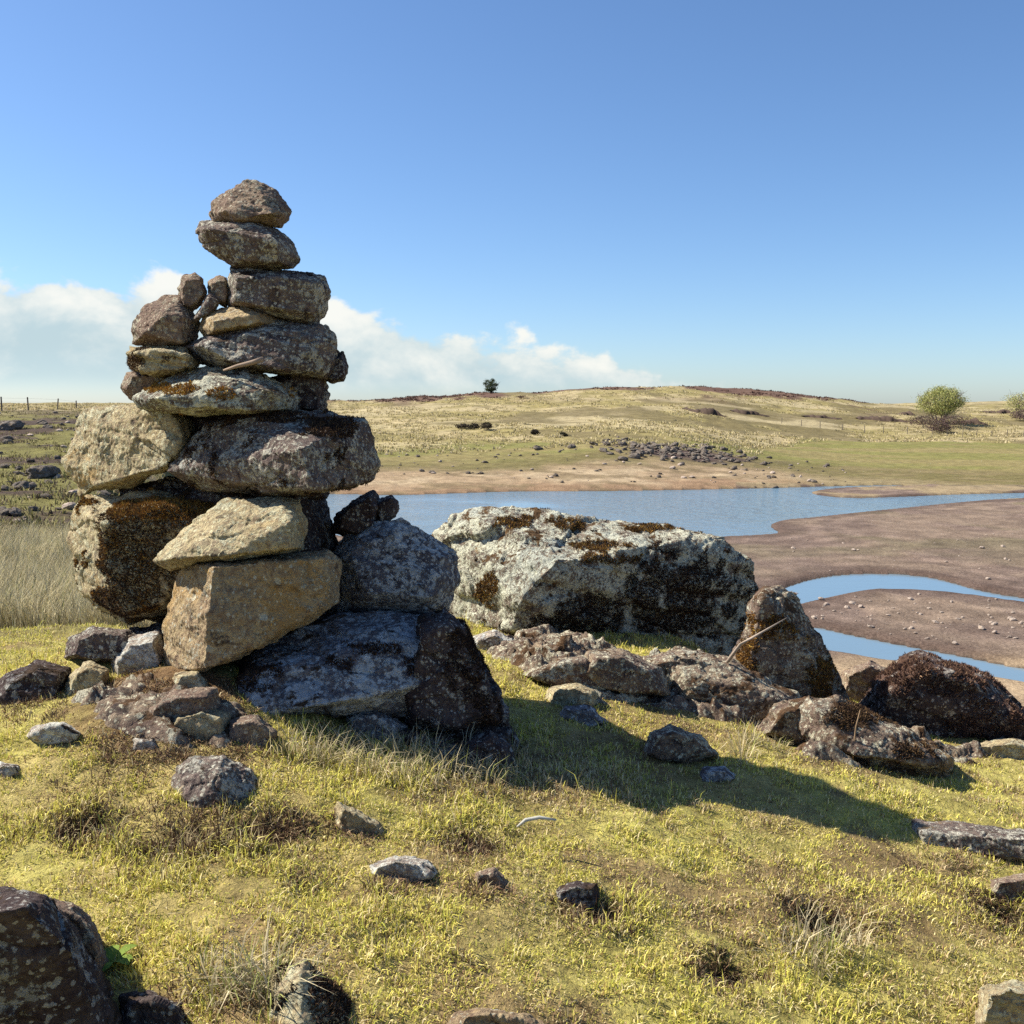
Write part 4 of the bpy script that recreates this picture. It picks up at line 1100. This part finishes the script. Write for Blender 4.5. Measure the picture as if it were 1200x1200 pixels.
def tree(name, label, x, y, H, Wd, pal, wts, leaves, stems=4, leaf=.16, dome=True, trunk_frac=.25, nc=200):
    z = float(ground(np.array([x]), np.array([y]))[0][0]) - .1
    o = bpy.data.objects.new(name, None); COL.objects.link(o); o.location = (x, y, z)
    tag(o, label, 'tree' if 'tree' in name else 'bush')
    Vs, Fs, tips = [], [], []
    for s in range(stems):
        a = s * 2.4 + random.uniform(-.4, .4); sp = random.uniform(.25, .8) if stems > 1 else .05
        p = Vector((math.cos(a) * .12 * Wd * sp, math.sin(a) * .12 * Wd * sp, 0))
        pts = [p.copy()]
        d = Vector((math.cos(a) * sp * .8, math.sin(a) * sp * .8, 1)).normalized()
        for i in range(6):
            d = (d + Vector((random.gauss(0, .16), random.gauss(0, .16), .05))).normalized()
            p = p + d * H * .125; pts.append(p.copy())
        r0 = H * .022
        tube(Vs, Fs, pts, [r0 * (1 - .75 * i / 6) for i in range(7)])
        for i in range(2, 7):
            for _ in range(4):
                q = pts[i].copy(); b = random.uniform(0, 6.28)
                dd = Vector((math.cos(b), math.sin(b), random.uniform(.1, .9))).normalized()
                bp = [q.copy()]
                for j in range(4):
                    dd = (dd + Vector((random.gauss(0, .2), random.gauss(0, .2), .08))).normalized()
                    q = q + dd * Wd * .085; bp.append(q.copy())
                tube(Vs, Fs, bp, [r0 * .4 * (1 - .2 * j) for j in range(5)], 4)
                tips += bp[2:]
    link('trunk', mesh_from('trunk', [tuple(v) for v in Vs], Fs), BARK, parent=o)
    n = leaves
    # leaf clumps over the crown, hollow towards the middle
    u = RNG.normal(size=(nc, 3)); u /= np.linalg.norm(u, axis=1)[:, None]
    rad = RNG.uniform(.55, 1.0, nc) ** .6
    cz = H * (trunk_frac + (1 - trunk_frac) * .48)
    cen = u * rad[:, None] * C(Wd * .46, Wd * .46, H * (1 - trunk_frac) * .5) * (1 + .15 * perlin(u * 2.3 + x)[:, None]) + C(0, 0, cz)
    if dome: cen[:, 2] = np.where(cen[:, 2] < H * .3, H * .3 + RNG.uniform(0, .3, nc) * H, cen[:, 2])
    pick = RNG.integers(0, nc, n)
    P = cen[pick] + RNG.normal(0, 1, (n, 3)) * C(.075 * Wd, .075 * Wd, .055 * H)
    q = RNG.normal(size=(n, 3)); q /= np.linalg.norm(q, axis=1)[:, None]
    e = np.cross(q, RNG.normal(size=(n, 3))); e /= np.linalg.norm(e, axis=1)[:, None]
    sz = leaf * RNG.uniform(.6, 1.3, n)[:, None]
    V = np.stack([P - q * sz, P + e * sz * .5, P + q * sz, P - e * sz * .5], 1).reshape(-1, 3)
    cc = np.repeat(palette(n, pal, wts) * RNG.uniform(.75, 1.2, nc)[pick][:, None], 4, 0)
    link('crown', mesh_from('crown', V, np.arange(n * 4).reshape(-1, 4), cc, smooth=False), LEAF, parent=o)
    return o
def col_x(px, Y): return (px - 600) / 1200 * Y
SPRING = [(.34, .36, .12), (.44, .43, .16), (.24, .27, .09), (.38, .33, .18)]
tree('willow_tree', 'round pale green tree at the right end of moor', col_x(1100, 172), 172, 5.9, 7.2, SPRING, [3, 3, 2, 1], 16000, stems=6, leaf=.11)
tree('willow_tree', 'faint pale tree cut by the right edge of photo', col_x(1196, 200), 200, 5.0, 7.5, SPRING, [2, 3, 1, 2], 2600, stems=5, leaf=.13)
tree('thorn_tree', 'lone dark windswept tree on the hill crest', col_x(575, 231), 231, 3.2, 3.9, [(.055, .075, .03), (.08, .10, .04), (.04, .05, .025)], [2, 2, 1], 2600, stems=2, leaf=.13, trunk_frac=.16, nc=26, dome=False)
SCRUB = [(.13, .085, .075), (.18, .12, .10), (.09, .06, .055), (.2, .17, .09)]
for px, Y, H, W, lb in ((1082, 166, 2.0, 6.0, 'brown scrub at the left foot of round pale tree'), (1114, 166, 2.0, 5.5, 'brown scrub at the right foot of round pale tree'), (1099, 160, 1.8, 3.6, 'brown scrub straight below the round pale tree'),
                      (1198, 188, 2.2, 5.0, 'brown scrub at the right edge below the faint tree')):
    tree('scrub_bush', lb, col_x(px, Y), Y, H, W, SCRUB, [2, 2, 2, 1], 1400, stems=5, leaf=.12, trunk_frac=.05)
GORSE = [(.035, .03, .022), (.06, .045, .035), (.04, .045, .02)]
for px, Y, H, W, lb in ((570, 128, 1.1, 1.5, 'darkest round bush in pale grass below the lone tree'), (556, 130, .9, 1.4, 'dark bush in the middle of three below lone tree'), (543, 131, .7, 2.0, 'low dark bush leftmost of three below lone tree'),
                      (627, 118, .8, 1.0, 'small grey bush in pale grass above the far shore'), (660, 112, .55, .9, 'tiny dark bush left of the rubble heap')):
    tree('moor_bush', lb, col_x(px, Y), Y, H, W, GORSE, [2, 2, 1], 700, stems=3, leaf=.09, trunk_frac=.05)

# dark peat edges on the moor: broken banks of turf
PEATM, _nt, _b = new_mat('peat')
_n = noise(_nt, N(_nt, 'ShaderNodeTexCoord').outputs['Object'], 3, 6)
_nt.links.new(mix(_nt, _n, (.035, .024, .02), (.10, .068, .05)), _b.inputs['Base Color'])
def peat_bank(px0, px1, Y0, Y1, h, label):
    nseg = 40
    t = np.linspace(0, 1, nseg)
    Y = Y0 + (Y1 - Y0) * t; x = (px0 + (px1 - px0) * t - 600) / 1200 * Y
    x0, y0 = x.mean(), Y.mean()
    Y = Y + 1.2 * fbm2(x, Y, 3, 3, 61.)
    z = ground(x, Y)[0]
    hh = h * (.35 + .9 * np.abs(fbm2(x, Y, 2.0, 3, 62.))) * np.sin(np.pi * np.clip(t, .02, .98)) ** .4
    rows = [(-.25, -.2), (-.15, .75), (.25, 1.0), (.9, .8), (1.6, -.2)]
    zb = z.min()
    V = [(x[i] - x0, Y[i] + a * (1 + h) - y0, z[i] + b * hh[i] - zb) for a, b in rows for i in range(nseg)]
    F = [(r * nseg + i, r * nseg + i + 1, (r + 1) * nseg + i + 1, (r + 1) * nseg + i) for r in range(len(rows) - 1) for i in range(nseg - 1)]
    o = link('peat_bank', mesh_from('peat_bank', V, F), PEATM, loc=(x0, y0, zb))
    tag(o, label, 'peat bank')
peat_bank(800, 850, 168, 164, 1.1, 'dark peat edge on the moor left of the fence line')
peat_bank(855, 900, 172, 170, .9, 'dark peat edge in middle of three on the moor')
peat_bank(1005, 1060, 182, 178, 1.2, 'dark peat edge just left of the round pale tree')
peat_bank(1125, 1155, 176, 174, 1.2, 'dark peat edge just right of the round pale tree')
peat_bank(1050, 1072, 200, 198, 1.2, 'black peat edge on the skyline left of round tree')
peat_bank(1150, 1195, 230, 226, 1.1, 'long faint peat edge at the far right moor')
peat_bank(940, 985, 176, 173, .8, 'thin dark peat edge above the right fence posts')

# ------------------------------------------------------------------ fences
WOOD, _nt, _b = new_mat('weathered_post')
_n = noise(_nt, N(_nt, 'ShaderNodeTexCoord').outputs['Object'], 9, 5)
_nt.links.new(mix(_nt, _n, (.09, .07, .06), (.2, .17, .14)), _b.inputs['Base Color'])
def fence(label, spots, h, r=.07, wires=3):
    P = [(col_x(px, Y), Y) for px, Y in spots]
    xs = np.array([p[0] for p in P]); ys = np.array([p[1] for p in P])
    zs = ground(xs, ys)[0]
    o = bpy.data.objects.new('fence', None); COL.objects.link(o); o.location = (xs[0], ys[0], zs[0])
    tag(o, label, 'fence')
    tops = []
    for x, y, z in zip(xs, ys, zs):
        Vs, Fs = [], []
        hh = h * random.uniform(.88, 1.08); lx, ly = random.gauss(0, .04), random.gauss(0, .04)
        p0 = Vector((x - xs[0], y - ys[0], z - zs[0]))
        tube(Vs, Fs, [p0 + Vector((0, 0, -.3)), p0 + Vector((lx * .5, ly * .5, hh * .5)), p0 + Vector((lx, ly, hh)), p0 + Vector((lx, ly, hh + .03))], [r, r, r * .95, r * .6], 7)
        Fs.append(tuple(range(len(Vs) - 7, len(Vs))))
        bm = bmesh.new(); vv = [bm.verts.new(v) for v in Vs]
        for f in Fs: bm.faces.new([vv[i] for i in f])
        me = bpy.data.meshes.new('post'); bm.to_mesh(me); bm.free()
        link('post', me, WOOD, parent=o)
        tops.append((p0, Vector((lx, ly, hh))))
    Vs, Fs = [], []
    for k in range(wires):
        f = .92 - k * .28
        tube(Vs, Fs, [a + b * f for a, b in tops], [.006] * len(tops), 4)
    link('wire', mesh_from('wire', [tuple(v) for v in Vs], Fs), WOOD, parent=o)
fence('post and wire fence on the skyline left of cairn', [(-110, 84), (-70, 87), (-32, 90), (5, 93), (36, 98), (70, 106), (92, 112)], 1.25)
fence('wooden post fence crossing the moor at right', [(915, 158), (938, 157), (960, 156), (986, 155), (1012, 153), (1034, 152), (1062, 151), (1092, 150), (1109, 150), (1127, 149), (1143, 149), (1161, 148), (1179, 148), (1198, 147), (1220, 147), (1250, 147)], 1.0, .05)
def stick(name, label, cat, pts, rad, c=(.30, .22, .15)):
    m, nt, b = new_mat(name)
    n = noise(nt, N(nt, 'ShaderNodeTexCoord').outputs['Object'], 40, 5)
    nt.links.new(mix(nt, n, tuple(x * .7 for x in c), tuple(min(1, x * 1.2) for x in c)), b.inputs['Base Color'])
    Vs, Fs = [], []
    o0 = pts[0]
    P = [p - o0 for p in pts]
    tube(Vs, Fs, P, rad, 8)
    bm = bmesh.new(); vv = [bm.verts.new(v) for v in Vs]
    for f in Fs: bm.faces.new([vv[i] for i in f])
    bm.faces.new(vv[:8][::-1]); bm.faces.new(vv[-8:])
    me = bpy.data.meshes.new(name); bm.to_mesh(me); bm.free()
    for p in me.polygons: p.use_smooth = True
    o = link(name, me, m, loc=o0)
    tag(o, label, cat)
stick('wooden_peg', 'short grey wooden peg lying on the mossed cairn slab', 'stick', [at(262, 434, 3.84), at(278, 429, 3.82), at(295, 425, 3.81), at(308, 421, 3.80)], [.004, .007, .009, .010], (.27, .2, .15))
stick('twig', 'thin dry twig standing in front of low dark ridge', 'twig', [*[at(x_, y_, ground_hit(1000, 895)) for x_, y_ in ((998, 900), (1001, 872), (1003, 852), (1008, 832))]], [.0045, .004, .0035, .002], (.25, .17, .1))
stick('twig', 'bent dead twig resting against the huge boulder', 'twig', [at(852, 776, 4.75), at(868, 755, 4.72), at(880, 748, 4.72), at(898, 738, 4.74), at(922, 724, 4.8)], [.009, .008, .006, .005, .002], (.35, .28, .22))
stick('bone', 'small curved white bone lying at the shadow edge', 'bone', [at(606, 969, 2.86), at(616, 961, 2.87), at(632, 958, 2.88), at(652, 961, 2.87)], [.003, .006, .006, .003], (.42, .41, .36))
fence_post = fence('single distant post on top of the hill', [(672, 228), (674, 228)], 1.6, .1, 1) if False else None

# ------------------------------------------------------------------ plants
def plant(name, label, x, y, n, L, wid, cols):
    z = float(ground(np.array([x]), np.array([y]))[0][0])
    V, F = [], []
    for i in range(n):
        a = i * 2.4; l = L * random.uniform(.7, 1.1)
        d = Vector((math.cos(a), math.sin(a), 0)); s = Vector((-math.sin(a), math.cos(a), 0))
        b = len(V)
        for k, (r, h, w) in enumerate(((.03, .0, .25), (.35, .28, .8), (.7, .38, 1.0), (.9, .34, .7), (1.05, .28, .05))):
            for sg in (-1, 0, 1):
                V.append(tuple(d * l * r + s * wid * w * sg + Vector((0, 0, l * h + (0 if sg else -.15 * wid)))))
        for k in range(4):
            for j in range(2):
                F.append((b + k * 3 + j, b + k * 3 + j + 1, b + k * 3 + j + 4, b + k * 3 + j + 3))
    o = link(name, mesh_from(name, V, F, np.array([cols] * len(V)) * RNG.uniform(.85, 1.15, (len(V), 1))), LEAF, loc=(x, y, z))
    tag(o, label, 'plant')
px_, py_ = on_z(132, 1140, 0)
plant('dandelion_leaves', 'bright green leafy rosette beside the bottom left boulder', px_, py_, 7, .055, .012, (.19, .27, .05))
def fern(label, p, n, L):
    V, F = [], []
    for i in range(n):
        a = random.uniform(0, 6.28); d = Vector((math.cos(a), math.sin(a), 0)); s = Vector((-math.sin(a), math.cos(a), 0))
        for k in range(1, 14):
            f = k / 14; c = d * L * f + Vector((0, 0, L * .8 * math.sin(f * 2.4)))
            for sg in (-1, 1):
                b = len(V); w = L * .28 * math.sin(math.pi * (f * .85 + .1))
                t = c + s * sg * w + Vector((0, 0, -.1 * w)) + d * .02
                V += [tuple(c - d * .008), tuple(c + d * .01), tuple(t)]
                F.append((b, b + 1, b + 2))
    o = link('fern', mesh_from('fern', V, F, np.array([(.07, .12, .03)] * len(V))), LEAF, loc=p)
    tag(o, label, 'plant')
fern('small dark fern in shade under the cairn base slab', at(470, 838, 3.72), 8, .13)

# ------------------------------------------------------------------ sky and sun
def build_sky():
    w = bpy.data.worlds.new('World'); scene.world = w; w.use_nodes = True
    nt = w.node_tree
    bg = nt.nodes['Background']
    sky = N(nt, 'ShaderNodeTexSky'); sky.sky_type = 'NISHITA'; sky.sun_disc = False
    sky.sun_elevation = SUN_EL; sky.sun_rotation = SUN_AZ
    sky.air_density = 0.9; sky.dust_density = 0.6; sky.ozone_density = 6.5; sky.altitude = 300
    tc = N(nt, 'ShaderNodeTexCoord')
    sep = N(nt, 'ShaderNodeSeparateXYZ'); nt.links.new(tc.outputs['Generated'], sep.inputs[0])
    az = math_(nt, 'ARCTAN2', sep.outputs['X'], sep.outputs['Y'])      # 0 straight ahead, radians to the right
    el = math_(nt, 'ARCSINE', sep.outputs['Z'])
    comb = N(nt, 'ShaderNodeCombineXYZ')
    nt.links.new(math_(nt, 'MULTIPLY', az, 1.0), comb.inputs[0]); nt.links.new(math_(nt, 'MULTIPLY', el, 1.5), comb.inputs[1])
    v = comb.outputs[0]
    puff = noise(nt, v, 13, 10, .56, .15)
    broad = noise(nt, v, 3.5, 3, .5)
    # top of the bank sinks from left to right
    top = N(nt, 'ShaderNodeFloatCurve')
    nt.links.new(math_(nt, 'ADD', math_(nt, 'MULTIPLY', az, 1 / 2.4), .5), top.inputs['Value'])
    cu = top.mapping.curves[0]
    pts = [(0, .30), (.30, .385), (.335, .395), (.375, .375), (.42, .34), (.45, .305), (.48, .265), (.51, .22), (.545, .185), (.58, .10), (.63, .0), (1, .0)]
    cu.points[0].location = pts[0]; cu.points[1].location = pts[-1]
    for p in pts[1:-1]: cu.points.new(*p)
    top.mapping.update()
    topel = math_(nt, 'MULTIPLY', top.outputs[0], .3)          # radians
    hgt = math_(nt, 'SUBTRACT', topel, el)                      # >0 under the top
    dens = math_(nt, 'ADD', math_(nt, 'MULTIPLY', hgt, 13.0), math_(nt, 'MULTIPLY', math_(nt, 'SUBTRACT', puff, .5), 2.6))
    dens = math_(nt, 'ADD', dens, math_(nt, 'MULTIPLY', math_(nt, 'SUBTRACT', broad, .5), .35))
    d = ramp(nt, dens, .0, .3)
    low = ramp(nt, hgt, .14, .06)                               # the bank thins into pale haze lower down
    d = math_(nt, 'MULTIPLY', d, math_(nt, 'ADD', math_(nt, 'MULTIPLY', low, .62), .34))
    d = math_(nt, 'MULTIPLY', d, ramp(nt, el, .0, .03))
    d = math_(nt, 'MULTIPLY', d, ramp(nt, topel, .01, .05))
    lit = ramp(nt, math_(nt, 'ADD', hgt, math_(nt, 'MULTIPLY', math_(nt, 'SUBTRACT', puff, .5), -.30)), .085, -.03)
    cc = mix(nt, lit, (3.3, 4.2, 4.5), (6.0, 6.0, 5.6))
    hs = N(nt, 'ShaderNodeHueSaturation'); hs.inputs['Saturation'].default_value = 1.03
    nt.links.new(sky.outputs[0], hs.inputs['Color'])
    c = mix(nt, d, hs.outputs[0], cc)
    nt.links.new(c, bg.inputs['Color'])
    bg.inputs['Strength'].default_value = 0.073
build_sky()
ld = bpy.data.lights.new('sun', 'SUN'); ld.energy = 4.6; ld.angle = math.radians(.5); ld.color = (1, .93, .8)
so = bpy.data.objects.new('sun', ld); COL.objects.link(so)
sv = Vector((math.sin(SUN_AZ) * math.cos(SUN_EL), math.cos(SUN_AZ) * math.cos(SUN_EL), math.sin(SUN_EL)))
so.rotation_euler = sv.to_track_quat('Z', 'Y').to_euler()
so.location = sv * 50

cd = bpy.data.cameras.new('camera'); cam = bpy.data.objects.new('camera', cd); COL.objects.link(cam)
cam.location = (0, 0, ZC); cam.rotation_euler = (math.pi / 2 - PITCH, 0, 0)
cd.sensor_width = 36; cd.lens = 36; cd.clip_start = .05; cd.clip_end = 6000
scene.camera = cam
scene.view_settings.view_transform = 'Standard'
scene.view_settings.look = 'None'
scene.view_settings.exposure = 1.15
scene.view_settings.gamma = 1.0
scene.cycles.max_bounces = 6
scene.cycles.use_denoising = False
